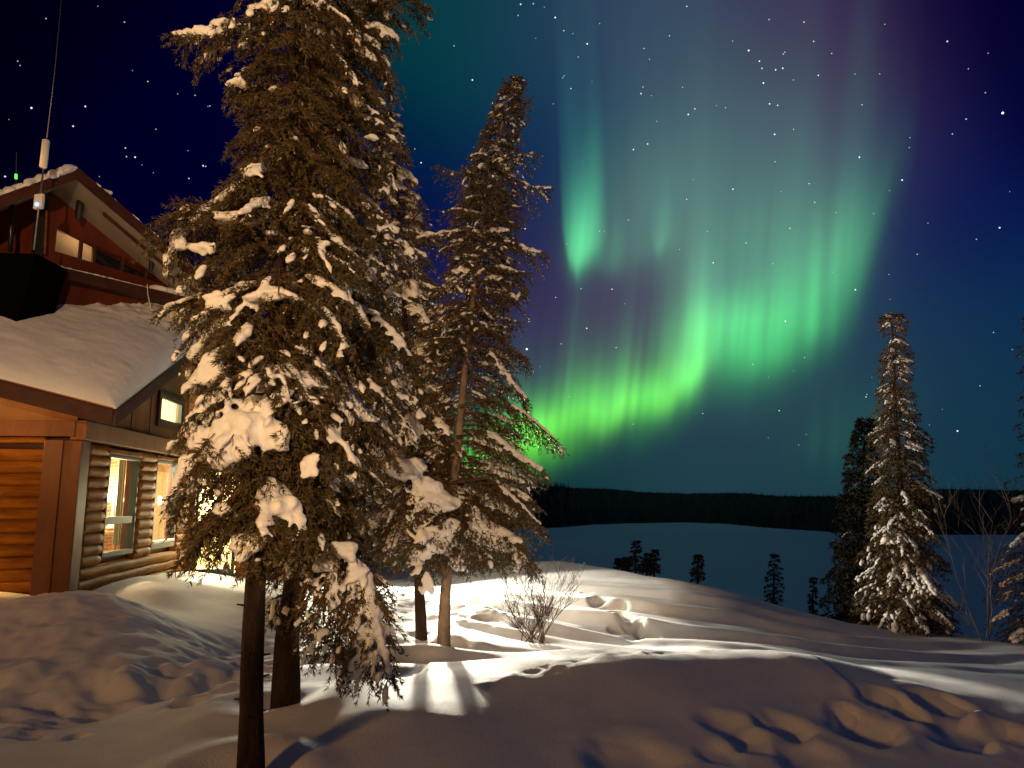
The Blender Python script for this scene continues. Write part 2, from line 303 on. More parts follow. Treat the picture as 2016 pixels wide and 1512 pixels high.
FOOT = [(1158,1168,.10,.11),(1178,1180,.13,.12),(1195,1192,.12,.1),(1212,1206,.13,.12),(1232,1213,.13,.10),(1250,1232,.13,.10),(1222,1190,.12,.10),(1240,1222,.11,.09),(1272,1244,.13,.10),(1215,1236,.10,.06),(1250,1262,.12,.06),
        (1540,1440,.14,.16),(1475,1470,.10,.10),(1590,1500,.16,.10),(1420,1490,.10,.05),(1250,1500,.2,.10),(1430,1440,.12,.10),
        (1660,1418,.10,.20),(1735,1388,.12,.24),(1790,1412,.12,.22),(1700,1450,.17,.24),(1845,1385,.15,.22),(1890,1440,.16,.16),(1990,1455,.14,.14),(1900,1470,.12,.12),
        (200,1405,.10,.08),(290,1390,.10,.10),(420,1345,.12,.14),(455,1330,.10,.08),(380,1385,.1,.1),(60,1440,.1,.06),(150,1445,.06,.07),(60,1450,.05,.05)]
FOOTXY = [(gpt(a, b), r, d) for a, b, r, d in FOOT]
PATHP = [gpt(*q) for q in ((0,1420),(150,1395),(280,1372),(380,1345),(460,1315),(500,1285),(600,1230),(700,1190))]
LUMPS = [(45,1335,.16,.12),(140,1350,.2,.15),(190,1335,.12,.10),(250,1350,.16,.13),(20,1390,.2,.10),(160,1385,.14,.14),(270,1352,.14,.08),(100,1368,.12,.10),(210,1362,.10,.12),(80,1320,.10,.06),(330,1312,.12,.08),(395,1308,.15,.07)]
LUMPXY = [(gpt(a, b), r, d) for a, b, r, d in LUMPS]
def ground(X, Y):
    X = np.asarray(X, float); Y = np.asarray(Y, float)
    z = base(X, Y)
    near = (np.abs(X) < 14) & (Y > -3) & (Y < 23)
    z = z + .10 * fbm(X, Y, .35, 3, 3) + .035 * fbm(X, Y, 1.1, 9, 3)
    # wind drifts sweeping round the dune
    dr = np.clip((Y - 8.2) / 2, 0, 1) * np.clip((14.5 - Y) / 2, 0, 1) * np.clip((X + 1.5) / 1.5, 0, 1) * np.clip((8 - X) / 3, 0, 1)
    sw = (Y - 10.5) + .28 * (X - 2) - .10 * (X - 3) ** 2 + .4 * fbm(X, Y, .5, 21, 2)
    z = z + dr * (.050 * np.sin(sw * 5.2 + 1.5 * fbm(X, Y, .8, 5, 2)) + .025 * np.sin(sw * 11 + 3 * fbm(X, Y, .9, 6, 2)))
    # small drifts behind the middle trees
    dr = np.exp(-(((X + .6) / 1.6) ** 2 + ((Y - 8.0) / .9) ** 2))
    z = z + dr * .07 * np.sin((Y + .35 * X + .25 * (X + .5) ** 2) * 7.5)
    # long wind lip
    d, t = polydist(X, Y, RIDGE)
    amp = .13 * np.clip(t * 8, 0, 1) * np.clip((1 - t) * 6, 0, 1)
    z = z + amp * np.where(d > 0, np.exp(-(d / 1.25) ** 4), np.exp(-(np.abs(d) / .95) ** 1.7))
    z = z + amp * .25 * np.exp(-(np.abs(d - .15) / .10) ** 2) * (t > .42) * fbm(X, Y, 5.0, 77, 3) * 2
    wx = .16 * fbm(X, Y, 4.5, 91, 3); wy = .16 * fbm(X, Y, 4.5, 92, 3); X0, Y0 = X, Y; X = X + wx; Y = Y + wy
    for (p, r, dep) in FOOTXY:
        far_ = p[1] > 8.4; r_ = r * (.80 if far_ else 1.0); dep = dep * (1.7 if far_ else 1.25); q = ((X - p[0]) / (r_ * 1.25)) ** 2 + ((Y - p[1]) / (r_ * 1.5)) ** 2
        z = z - dep * .62 * np.exp(-q ** 2.2) + (0 if far_ else 1) * dep * .16 * np.exp(-((np.sqrt(q) - 1.5) / .35) ** 2) * .35
    for (p, r, dep) in LUMPXY:
        q = ((X - p[0]) / r) ** 2 + ((Y - p[1]) / (r * 1.1)) ** 2
        z = z + .45 * dep * np.exp(-q ** 1.6)
    X, Y = X0, Y0
    # trodden path
    d, t = polydist(X, Y, PATHP)
    w_ = np.exp(-(d / .55) ** 4) * np.clip((1 - t) * 5, 0, 1)
    z = z - .05 * w_ + w_ * (.16 * fbm(X, Y, 2.6, 13, 3) + .10 * fbm(X, Y, 7, 14, 3))
    w2 = np.exp(-(((X + 3.4) / 1.6) ** 2 + ((Y - 6.4) / .8) ** 2))
    z = z + w2 * (.16 * fbm(X, Y, 1.7, 15, 3) + .10 * fbm(X, Y, 5, 16, 3))
    w3 = np.exp(-(((X + 4.6) / 1.8) ** 2 + ((Y - 7.6) / 1.2) ** 2)); z = z + w3 * (.13 * fbm(X, Y, 1.8, 17, 4) + .09 * fbm(X, Y, 6.0, 19, 4))
    # churned snow behind the middle trees and left of the dune
    w4 = .8 * np.exp(-(((X + .3) / .8) ** 2 + ((Y - 11.4) / 1.0) ** 2)) + np.exp(-(((X + 2.2) / 1.3) ** 2 + ((Y - 12.5) / 2.2) ** 2)); z = z + w4 * (.16 * fbm(X, Y, 3.0, 18, 4))
    for tx, ty in ((-1.51, 4.3), (-1.71, 5.6), (-1.07, 8.9), (-.79, 8.6)):
        r2 = (X - tx) ** 2 + (Y - ty) ** 2; z = z - .09 * np.exp(-r2 / .035) + .035 * np.exp(-(np.sqrt(r2) - .42) ** 2 / .02)
    # fall to the lake beyond the crest
    yc = np.interp(X, CREST[:, 0], CREST[:, 1]); q = np.clip(Y - yc, 0, None)
    q2 = np.clip(np.abs(X) - 13, 0, None)
    z = z - .10 * np.minimum(q, 3) ** 2 - .62 * np.clip(q - 3, 0, None) + np.where(q > 4, 1, 0) * 0
    return np.maximum(z, LAKE_Z - 3)
def gz(x, y): return float(ground(np.array([x]), np.array([y]))[0])
def spaced(segs):
    out = []
    for a, b, s in segs: out.append(np.arange(a, b, s))
    return np.unique(np.concatenate(out))
far = lambda a, n, k: a * np.power(k, np.arange(n))
gx = np.concatenate([-far(14, 26, 1.3)[::-1], spaced([(-13.9, -6, .09), (-6, 6.5, .034), (6.5, 14, .09)]), far(14, 26, 1.3)])
gy = np.concatenate([-far(5, 26, 1.35)[::-1], spaced([(-4.8, 3.4, .15), (3.4, 9.6, .030), (9.6, 14.5, .045), (14.5, 24, .12), (24, 60, .8)]), far(60, 16, 1.3)])
GX, GY = np.meshgrid(gx, gy); GZ = ground(GX, GY)
# behind and beside the camera the land stays up; beyond it sinks below the ice
nr, nc = GX.shape; i, j = np.meshgrid(np.arange(nr - 1), np.arange(nc - 1), indexing='ij')
o = newobj('snow_ground', np.stack([GX, GY, GZ], -1).reshape(-1, 3), np.stack([i * nc + j, i * nc + j + 1, (i + 1) * nc + j + 1, (i + 1) * nc + j], -1).reshape(-1, 4), SNOW, smooth=True)
tag(o, kind='structure')
# lake: frozen, snow covered
mb = MB(); mb.add([(-5000, 20, LAKE_Z), (5000, 20, LAKE_Z), (5000, 5800, LAKE_Z), (-5000, 5800, LAKE_Z)], [(0, 1, 2, 3)])
LAKES = noise_mat('lake_snow', (.78, .82, .86), (.90, .92, .95), .006, .62, 0, stretch=(.35, 1, 1), spec=.16)
tag(mb.build('frozen_lake', LAKES), kind='structure')
# far wooded hills beyond the ice
def hills():
    az = np.radians(np.arange(-75, 75, .10)); rs = np.random.RandomState(3)
    px = CX + FPX * np.tan(az) / math.cos(PITCH)
    yb = np.interp(px, [900, 1050, 1100, 1170, 1240, 1350, 1430, 1500, 1600, 1660, 1720, 1900, 2100], [1039, 1039, 1038, 1032, 1030, 1028, 1031, 1038, 1045, 1049, 1051, 1052, 1052])
    yt = np.interp(px, [700, 1050, 1075, 1130, 1200, 1260, 1350, 1420, 1480, 1530, 1640, 1720, 1850, 2016], [940, 950, 957, 961, 963, 969, 972, 971, 972, 977, 977, 968, 963, 966])
    rows = 9; V = []; 
    hz = CY + math.tan(PITCH) * FPX
    for k, a in enumerate(az):
        d0 = (CAMZ - LAKE_Z) / (max(yb[k] - hz, 12) / FPX); d1 = d0 + 420 + 60 * math.sin(a * 9)
        ztop = CAMZ + (hz - yt[k]) / FPX * d1 + 1.2 * (rs.rand() - .5)
        for r in range(rows):
            t = r / (rows - 1); dd = d0 + (d1 - d0) * t; z = LAKE_Z - 1 + (ztop - LAKE_Z + 1) * (t ** .7)
            j_ = (rs.rand() - .5) * 5 if 0 < r < rows - 1 else 0
            V.append((dd * math.tan(a), dd, z + j_ * .5))
    V = np.array(V); n = len(az); i, j = np.meshgrid(np.arange(n - 1), np.arange(rows - 1), indexing='ij')
    F = np.stack([i * rows + j, (i + 1) * rows + j, (i + 1) * rows + j + 1, i * rows + j + 1], -1).reshape(-1, 4)
    m = noise_mat('far_forest_floor', (.004, .005, .006), (.010, .011, .013), .03, 1, 0)
    o = newobj('hills', V, F, m); tag(o, kind='structure')
    # spruces of the far shore that read as one mass
    vs = []; fs = []
    for q in range(5200):
        a = rs.uniform(-.12, .72) if q % 3 else rs.uniform(-.9, .9); k = int(np.searchsorted(az, a)); t = rs.rand() ** 1.0 if q % 2 else .9 + .1 * rs.rand()
        k = min(max(k, 0), n - 2); r = min(int(t * (rows - 1)), rows - 2); p = V[k * rows + r] * (1 - (t * (rows - 1) - r)) + V[k * rows + r + 1] * (t * (rows - 1) - r)
        h = rs.uniform(1.5, 3.6) * (2.3 if -.01 < a < .075 and rs.rand() < .5 else 1); w_ = h * .16; c = len(vs)
        vs += [p + [math.cos(s) * w_, math.sin(s) * w_, -1] for s in (0, 2.1, 4.2)] + [p + [0, 0, h]]
        fs += [(c, c + 1, c + 3), (c + 1, c + 2, c + 3), (c + 2, c, c + 3)]
    o = newobj('far_forest', vs, fs, LEAFD); tag(o, label='black far-off spruce forest covering the hills across the lake', cat='forest', kind='stuff')
hills()

# ------------------------------------------------------------------ trees
def ico(sub):
    t = (1 + 5 ** .5) / 2
    v = [(-1, t, 0), (1, t, 0), (-1, -t, 0), (1, -t, 0), (0, -1, t), (0, 1, t), (0, -1, -t), (0, 1, -t), (t, 0, -1), (t, 0, 1), (-t, 0, -1), (-t, 0, 1)]
    f = [(0, 11, 5), (0, 5, 1), (0, 1, 7), (0, 7, 10), (0, 10, 11), (1, 5, 9), (5, 11, 4), (11, 10, 2), (10, 7, 6), (7, 1, 8), (3, 9, 4), (3, 4, 2), (3, 2, 6), (3, 6, 8), (3, 8, 9), (4, 9, 5), (2, 4, 11), (6, 2, 10), (8, 6, 7), (9, 8, 1)]
    v = [np.array(a) / np.linalg.norm(a) for a in v]
    for _ in range(sub):
        c = {}; nf = []
        def mid(a, b):
            k = (min(a, b), max(a, b))
            if k not in c: m = v[a] + v[b]; v.append(m / np.linalg.norm(m)); c[k] = len(v) - 1
            return c[k]
        for a, b, d in f:
            x, y, z = mid(a, b), mid(b, d), mid(d, a); nf += [(a, x, z), (b, y, x), (d, z, y), (x, y, z)]
        f = nf
    return np.array(v), np.array(f)
ICO1, ICO2 = ico(1), ico(2)
def norm(a): return a / (np.linalg.norm(a, axis=-1, keepdims=True) + 1e-9)
def needles_mesh(name, pos, dirs, rs, blades, ln, wd, mats, parent, brown, spread=.95):
    n = len(pos); pos = np.repeat(pos, blades, 0); d = np.repeat(dirs, blades, 0)
    off = rs.rand(n * blades, 1); rnd = rs.randn(n * blades, 3); per = norm(rnd - (rnd * d).sum(1, keepdims=True) * d)
    dd = norm(d + spread * per * (1.15 - .6 * off)); l = ln * (.6 + .7 * rs.rand(n * blades, 1))
    b0 = pos + d * (off * ln * .9); side = norm(np.cross(dd, rs.randn(n * blades, 3))) * wd * (.7 + .6 * rs.rand(n * blades, 1))
    a = b0 - side * .5; b = b0 + side * .5; c = b0 + dd * l + side * .12; e = b0 + dd * l * .93 - side * .12
    V = np.stack([a, b, c, e], 1).reshape(-1, 3); F = np.arange(len(V)).reshape(-1, 4)
    mi = np.repeat(brown.astype(np.int32), blades)
    o = newobj(name, V, F, mats, parent, mi=mi); rel(o, parent); return o
def blobs_mesh(name, C, A, Rr, rs, parent, voxel=None, sub=2, lump=.18):
    # ellipsoids at C, long axis A, radii Rr (along, across, up)
    IV, IF = ICO2 if sub == 2 else ICO1
    n = len(C); A = norm(A); up = np.tile([0, 0, 1.], (n, 1)); S = norm(np.cross(A, up) + 1e-4); U = norm(np.cross(S, A))
    ph = rs.rand(n, 1) * 50
    q = 1 + lump * (np.sin(IV[None, :, 0] * 3 + ph) * np.cos(IV[None, :, 1] * 4 + ph * 2) + .6 * np.sin(IV[None, :, 2] * 6 + ph * 3))
    V = C[:, None, :] + A[:, None, :] * (IV[None, :, 0] * q * Rr[:, 0:1])[..., None] + S[:, None, :] * (IV[None, :, 1] * q * Rr[:, 1:2])[..., None] + U[:, None, :] * (IV[None, :, 2] * q * Rr[:, 2:3] * np.where(IV[None, :, 2] < 0, .55, 1))[..., None]
    F = (IF[None] + (np.arange(n) * len(IV))[:, None, None]).reshape(-1, 3)
    o = newobj(name, V.reshape(-1, 3), F, TSNOW, parent, smooth=True)
    if parent is not None: rel(o, parent)
    if voxel:
        m = o.modifiers.new('merge', 'REMESH'); m.mode = 'VOXEL'; m.voxel_size = voxel; m.use_smooth_shade = True
        s = o.modifiers.new('soften', 'SMOOTH'); s.factor = .5; s.iterations = 2
        t = bpy.data.textures.new('lumps', 'CLOUDS'); t.noise_scale = .05; t.noise_depth = 3
        dm = o.modifiers.new('lumps', 'DISPLACE'); dm.texture = t; dm.strength = .018; dm.mid_level = .5; dm.texture_coords = 'GLOBAL'
    return o
def curve_at(path, t):
    path = np.asarray(path, float); n = len(path) - 1; x = np.clip(t, 0, 1) * n; i = np.minimum(x.astype(int), n - 1); f = (x - i)[:, None]
    return path[i] * (1 - f) + path[i + 1] * f
def bez(p0, p1, p2, n=14):
    t = np.linspace(0, 1, n)[:, None]; return (1 - t) ** 2 * p0 + 2 * t * (1 - t) * p1 + t * t * p2
def spruce(name, label, trunk, r0, prof, seed, nbr, group=None, needle=(.03, .006, 5), snow=1.0, big=(), extra=(), droop=.55, snowr=.035, voxel=.014,
           hang=.5, tw_step=.05, sh_step=.034, twl=.42, mats=None, bark=None, brownf=.35, bare=(), catname='tree', clear=None, rise=.10, dabs=.8, dabsize=1.0, lift=0.0, snowwidth=1.0, tmin=.09, pw=1.25, padp=(.34, .28, .26, .12)):
    """trunk: world polyline; prof: (height above base, reach towards -X, reach towards +X, reach along Y)"""
    rs = np.random.RandomState(seed); trunk = np.array(trunk, float); base_ = trunk[0]
    root = empty(name, base_); tag(root, label, 'tree', group)
    H = trunk[-1, 2] - base_[2]
    pr = np.array(prof, float)
    zt = lambda h: np.stack([np.interp(base_[2] + h, trunk[:, 2], trunk[:, k]) for k in range(3)], -1)
    mb = MB(); tz = np.linspace(0, 1, 26); pts = [zt(np.array(H * t)) for t in tz]
    rad = [max(.008, r0 * (1 - .9 * t ** 1.05)) * (1 + .28 * math.exp(-t * 28)) * (1 + .04 * math.sin(i * 2.1)) for i, t in enumerate(tz)]
    pts[0] = pts[0] - [0, 0, .25]
    mb.tube(pts, rad, 12); 
    for k in range(26):      # dead twig stubs
        h_ = rs.uniform(.15, .75) * H * .5; c_ = zt(np.array(h_)); a_ = rs.uniform(0, 6.283); d_ = np.array([math.cos(a_), math.sin(a_), rs.uniform(-.2, .4)])
        mb.tube([c_ + d_ * r0 * .5, c_ + d_ * (r0 + rs.uniform(.008, .04))], [.008, .004], 4)
    tr = mb.build('trunk', bark or BARK, root, smooth=True)
    paths = []; hs = np.linspace(0, 1, nbr) ** pw * (pr[-1, 0] - pr[0, 0]) + pr[0, 0]
    for k, h in enumerate(hs):
        h = h + rs.uniform(-.05, .05); az = k * 2.39996 + rs.uniform(-.5, .5); c, s_ = math.cos(az), math.sin(az)
        L_, R_, D_ = (np.interp(h, pr[:, 0], pr[:, q]) for q in (1, 2, 3)); X_ = R_ if c > 0 else L_
        L = math.hypot(X_ * c, D_ * s_) * rs.uniform(.74, 1.10) + .04
        skip = False
        for (ha, hb, ca, cb) in bare:     # bare trunk windows facing the photographer's side
            a_ = math.degrees(az) % 360
            if ha < h < hb and ca < a_ < cb: skip = True
        if skip: continue
        p0 = zt(np.array(h)); dz = -droop * L * rs.uniform(.6, 1.3) * (1 - .45 * h / max(pr[-1, 0], .1)); r_ = rise * L
        dirh = np.array([c, s_, 0]); p1 = p0 + dirh * L * .45 + [0, 0, r_ + lift * L * .4]; p2 = p0 + dirh * L + [0, 0, dz + lift * L]
        paths.append((bez(p0, p1, p2), L))
    for ex in extra:
        ex = np.array(ex, float); l = np.linalg.norm(np.diff(ex, axis=0), axis=1).sum(); paths.append((curve_at(ex, np.linspace(0, 1, 16)), l))
    # limbs
    mb = MB(); SP = []; SD = []; BR = []; SC = []; SA = []; SR = []
    for path, L in paths:
        r = .006 + .011 * L; mb.tube(path, [max(.003, r * (1 - .85 * t)) for t in np.linspace(0, 1, len(path))], 4, cap=False)
        nst = max(3, int(L / tw_step)); tt = (np.arange(nst) + rs.rand(nst) * .8) / nst; tt = .10 + .90 * tt
        if L > .5: tt = tt[tt > .16]
        pc = curve_at(path, tt); pd = norm(curve_at(path, np.minimum(tt + .06, 1.06)) - curve_at(path, tt - .06))
        sd = norm(np.cross(pd, [0, 0, 1.]))
        for side in (-1, 1):
            ln_ = (twl * L * (1.08 - tt) * (.6 + .7 * rs.rand(len(tt))) + tmin)
            ln_ = np.minimum(ln_, .42)
            td = norm(sd * side * (.8 + .3 * rs.rand(len(tt), 1)) + pd * .75 + np.array([0, 0, -1.]) * hang * (.3 + 1.2 * rs.rand(len(tt), 1)))
            for q in range(len(tt)):
                m = max(1, int(ln_[q] / sh_step)); u = (np.arange(m) + .7) / m
                sag = np.array([0, 0, -1.]) * (hang * .45 * ln_[q]) * (u ** 2)[:, None]
                p = pc[q] + td[q] * (u * ln_[q])[:, None] + sag
                d = norm(td[q] + np.array([0, 0, -.6]) * hang * u[:, None] + rs.randn(m, 3) * .30)
                SP.append(p); SD.append(d); BR.append(rs.rand(m) < brownf * (1.5 - 1.25 * np.clip(tt[q] + .3 * u, 0, 1)))
                cl = vn2(p[0:1, 0] * 2.6 + p[0:1, 1] + 60, p[0:1, 2] * 2.6 + 60, seed + 5)[0]
                if m > 2 and rs.rand() < dabs * snow * (2.6 * max(0, cl - .36)) and td[q][2] > -.95:
                    for _ in range(1 + int(rs.rand() * 2.5)):
                        w_ = min(int(rs.uniform(.3, 1) * m), m - 1); s1 = dabsize * (.55 + .9 * rs.rand() ** 2.2)
                        SC.append(p[w_] + [0, 0, .012 * s1]); SA.append(d[w_] + td[q]); SR.append((.036 * s1, .020 * s1, .016 * s1))
        SP.append(pc); SD.append(norm(pd + rs.randn(*pd.shape) * .2)); BR.append(rs.rand(len(pc)) < brownf)
        tip = curve_at(path, np.linspace(.82, 1, 7)); SP.append(tip); SD.append(norm(np.tile(pd[-1], (7, 1)) + rs.randn(7, 3) * .3)); BR.append(np.zeros(7, bool))
        # snow lying along the limb in soft continuous pads
        lev = rs.choice([0., .6, 1.0, 1.45], p=padp); ns = max(2, int(L / .032)) if lev > 0 and snow > 0 else 2; t = np.linspace(rs.uniform(.3, .6), rs.uniform(.9, 1.0), ns); keep = np.array([lev > 0 and snow > 0 and vnoise(np.array([x * L * 3.5 + seed + len(SC) * .013]), 5, 1.0)[0] < .80 for x in t])
        pp = curve_at(path, t); dd = norm(curve_at(path, np.minimum(t + .05, 1)) - curve_at(path, t - .05)); k_ = lev * snowr * (.7 + .6 * min(L, 1.2)) * (.6 + .6 * np.sin(np.pi * np.clip(t * .9, 0, 1)))
        for q in range(ns):
            if keep[q]:
                s1 = k_[q] * rs.uniform(.75, 1.2); SC.append(pp[q] + [rs.normal() * .010, rs.normal() * .010, .010 + .3 * s1]); SA.append(dd[q]); SR.append((s1 * 1.3, s1 * 1.0 * snowwidth, s1 * .66))
                if rs.rand() < .8:
                    sdv = norm(np.cross(dd[q], [0, 0, 1.])) * rs.choice([-1, 1]); f = rs.uniform(.5, 1.0)
                    SC.append(pp[q] + sdv * s1 * rs.uniform(.7, 2.0) - [0, 0, s1 * .35]); SA.append(dd[q] * .6 + sdv * .7 - [0, 0, .3]); SR.append((s1 * 1.2 * f, s1 * .75 * f, s1 * .45 * f))
    mb.build('branches', TWIG, root)
    SP = np.concatenate(SP); SD = np.concatenate(SD); BR = np.concatenate(BR)
    # small dark gaps: drop shoots where a low-frequency noise is low
    g = vn2(SP[:, 0] * 4.5 + 40 + SP[:, 1] * 2.1, SP[:, 2] * 4.5 + 40 + SP[:, 1] * 1.3, seed) > .10
    SP, SD, BR = SP[g], SD[g], BR[g]
    for (c, a, r) in big:      # boughs under the heavy cushions are buried in them
        q_ = ((SP - np.array(c)) / (np.array([r[0], max(r[1], .06) * 1.2, r[2]]) * 1.15)); q_ = q_ + [0, .25, -.15]
        kk = (q_ ** 2).sum(1) > 1; SP, SD, BR = SP[kk], SD[kk], BR[kk]
    needles_mesh('crown', SP, SD, rs, needle[2], needle[0], needle[1], mats or [LEAF, LEAFB], root, BR)
    for (c, a, r) in big:      # heavy cushions of snow bent over boughs
        c = np.array(c, float)
        SC.append(c); SA.append(a); SR.append((r[0] * .85, r[1] * .8, r[2] * .85))
        for _ in range(12):
            SC.append(c + np.array([rs.uniform(-.95, .95) * r[0], rs.uniform(-.6, .3) * r[1], rs.uniform(-.95, .45) * r[2]])); SA.append(np.array(a) + rs.randn(3) * .4); f = rs.uniform(.25, .6); SR.append((r[0] * f, r[1] * f, r[2] * f))
    if SC:
        blobs_mesh('snow_load', np.array(SC), np.array(SA, float), np.array(SR), rs, root, voxel=voxel, sub=2 if voxel else 1)
    print(name, 'shoots', len(SP), 'blobs', len(SC))
    return root
def copy_tree(o, parent=None):
    c = o.copy(); COL.objects.link(c)
    if parent is not None: c.parent = parent
    for ch in o.children: copy_tree(ch, c)
    return c
def pp(px, py, Y): return P(px, py, Y)
def clump(px, py, Y, w, h, ax=(1, 0, 0)):     # cushion seen w x h pixels wide in the photograph at distance Y
    k = Y / FPX / 2; return (pp(px, py, Y), np.array(ax, float), (w * k * 1.08, w * k * .8, h * k * 1.15))

# ------------------------------------------------------------------ the log lodge
C0 = P(140, 1000, 10.0); dA = np.array([-.1, 1, 0]); dA /= np.linalg.norm(dA); nA = np.array([dA[1], -dA[0], 0]); Z3 = np.array([0, 0, 1.])
dL = -nA; nL = -dA                                     # left wall runs along dL and faces nL
def WA(s, z, o=0): return np.array([C0[0], C0[1], 0]) + dA * s + nA * o + Z3 * z
def WL(s, z, o=0): return np.array([C0[0], C0[1], 0]) + dL * s + nL * o + Z3 * z
lodge = empty('log_lodge', (C0[0], C0[1], .2)); tag(lodge, 'log-sided lodge with snowy roof and lit green-framed windows at the left', 'building')
RC = np.array([-5.04, 9.3, 2.76]); RL = np.array([-6.39, 9.1, 3.10]) - RC; RR = np.array([-5.54, 13.5, 4.75]) - RC
_nr = np.cross(RR, RL); 
def roofz(x, y): return RC[2] - (_nr[0] * (x - RC[0]) + _nr[1] * (y - RC[1])) / _nr[2]
GLASS = bpy.data.materials.new('window_glass'); GLASS.use_nodes = True; _nt = GLASS.node_tree; _nt.nodes.clear()
_g = N(_nt, 'ShaderNodeBsdfGlossy'); _g.inputs['Roughness'].default_value = .02; _t = N(_nt, 'ShaderNodeBsdfTransparent'); _t.inputs[0].default_value = (.96, .97, .95, 1)
_m = N(_nt, 'ShaderNodeMixShader'); _m.inputs[0].default_value = .06; _o = N(_nt, 'ShaderNodeOutputMaterial')
_nt.links.new(_t.outputs[0], _m.inputs[1]); _nt.links.new(_g.outputs[0], _m.inputs[2]); _nt.links.new(_m.outputs[0], _o.inputs[0])
CREAMW = noise_mat('cream_wall', (.55, .46, .28), (.66, .56, .36), 1.5, .8)
WOODIN = noise_mat('indoor_pine', (.45, .30, .16), (.60, .42, .24), 3, .6, .1, 10, stretch=(1, 1, 4))
def brick_mat():
    m, nt, b = mat('red_brick'); tc = N(nt, 'ShaderNodeTexCoord'); mp = N(nt, 'ShaderNodeMapping'); mp.inputs['Rotation'].default_value = (R(90), 0, R(5.7))
    br = N(nt, 'ShaderNodeTexBrick', Scale=4.5); br.inputs['Color1'].default_value = (.40, .13, .06, 1); br.inputs['Color2'].default_value = (.52, .20, .10, 1); br.inputs['Mortar'].default_value = (.55, .42, .30, 1)
    br.inputs['Mortar Size'].default_value = .03
    nt.links.new(tc.outputs['Object'], mp.inputs[0]); nt.links.new(mp.outputs[0], br.inputs['Vector']); nt.links.new(br.outputs[0], b.inputs['Base Color']); b.inputs['Roughness'].default_value = .8
    return m
BRICK = brick_mat()
PALE = flat('pale_trim', (.62, .60, .52), .5); WHITE = flat('white_paint', (.75, .73, .68), .5)
W1 = (.88, 1.99, .78, 2.27); W2 = (2.74, 3.86, .78, 2.29); PIT = .155
def logs(W, s0, s1, z0, z1, name, holes=(), rad=.092, seed=1):
    mb = MB(); rs = random.Random(seed); z = z0 + PIT / 2
    while z < z1 - .02:
        spans = [(s0, s1)]
        for a, b, c, d in holes:
            if z + PIT * .45 > c and z - PIT * .45 < d:
                sp = []
                for p, q in spans:
                    if b <= p or a >= q: sp.append((p, q))
                    else:
                        if a > p + .02: sp.append((p, a))
                        if b < q - .02: sp.append((b, q))
                spans = sp
        dz_ = rs.uniform(-.006, .006); r_ = rad * rs.uniform(.94, 1.05)
        for p, q in spans:
            n = max(2, int((q - p) / .12)); ph = rs.uniform(0, 9)
            mb.tube([W(p + (q - p) * i / n, z + dz_ + .005 * math.sin(ph + i * .5)) for i in range(n + 1)], [r_ * (1 + .03 * math.sin(ph * 2 + i * .8)) for i in range(n + 1)], 14)
        z += PIT
    return mb.build(name, LOG, lodge, smooth=True)
def wall_panel(W, poly, th, name, m, parent=lodge, off=0):
    mb = MB(); n = W(0, 0, 1) - W(0, 0, 0); mb.prism([W(s, z, off) for s, z in poly], -n * th); return mb.build(name, m, parent)
# log walls: the receding gable wall and the frontal wall
logs(WA, .16, 4.66, -.25, 2.36, 'log_wall', [(a - .03, b + .03, c - .05, d + .03) for a, b, c, d in (W1, W2)])
logs(WL, .20, 3.2, .10, 2.36, 'log_wall', seed=4)
# backing behind the logs with window openings
def backing(W, s0, s1, z0, z1, holes, name, m=DARKW, off=-.05):
    mb = MB(); n = (W(0, 0, 1) - W(0, 0, 0)); hs = sorted(holes); x = s0
    def bx_(a, b, c, d): mb.obox(W(a, c, off), (W(1, 0) - W(0, 0)) * (b - a), -n * .08, Z3 * (d - c))
    for a, b, c, d in hs:
        bx_(x, a, z0, z1); bx_(a, b, z0, c); bx_(a, b, d, z1); x = b
    bx_(x, s1, z0, z1); return mb.build(name, m, lodge)
backing(WA, .05, 4.70, -.4, 2.60, [W1, W2], 'wall_backing'); backing(WL, .05, 3.3, -.2, 2.60, [], 'wall_backing')
# corner posts and header boards
def board(W, s0, s1, z0, z1, o0, o1, name, m=BOARD, parent=lodge, bev=.006):
    mb = MB(); n = (W(0, 0, 1) - W(0, 0, 0)); mb.obox(W(s0, z0, o0), (W(1, 0) - W(0, 0)) * (s1 - s0), n * (o1 - o0), Z3 * (z1 - z0)); return mb.build(name, m, parent, bevel=bev)
POSTM = noise_mat('red_brown_post', (.065, .018, .006), (.115, .034, .011), 2.5, .5, .2, 18, stretch=(1, 1, .3))
mb = MB(); mb.obox(WA(-.10, -.2, -.16), dA * .26, nA * .27, Z3 * 2.60); mb.build('corner_post', POSTM, lodge, bevel=.01)
board(WL, .12, .36, .1, 2.40, -.04, .12, 'corner_board', POSTM)
board(WL, .36, 3.2, 2.36, 2.44, -.03, .10, 'rounded_trim', LOG, bev=.03)
board(WA, 4.60, 4.78, -.4, 2.36, -.05, .13, 'corner_post', LOG, bev=.03)
board(WA, -.12, 4.8, 2.405, 2.66, -.04, .16, 'header_beam', BOARD)
board(WL, -.02, 3.2, 2.445, 2.66, -.04, .14, 'header_beam', POSTM)
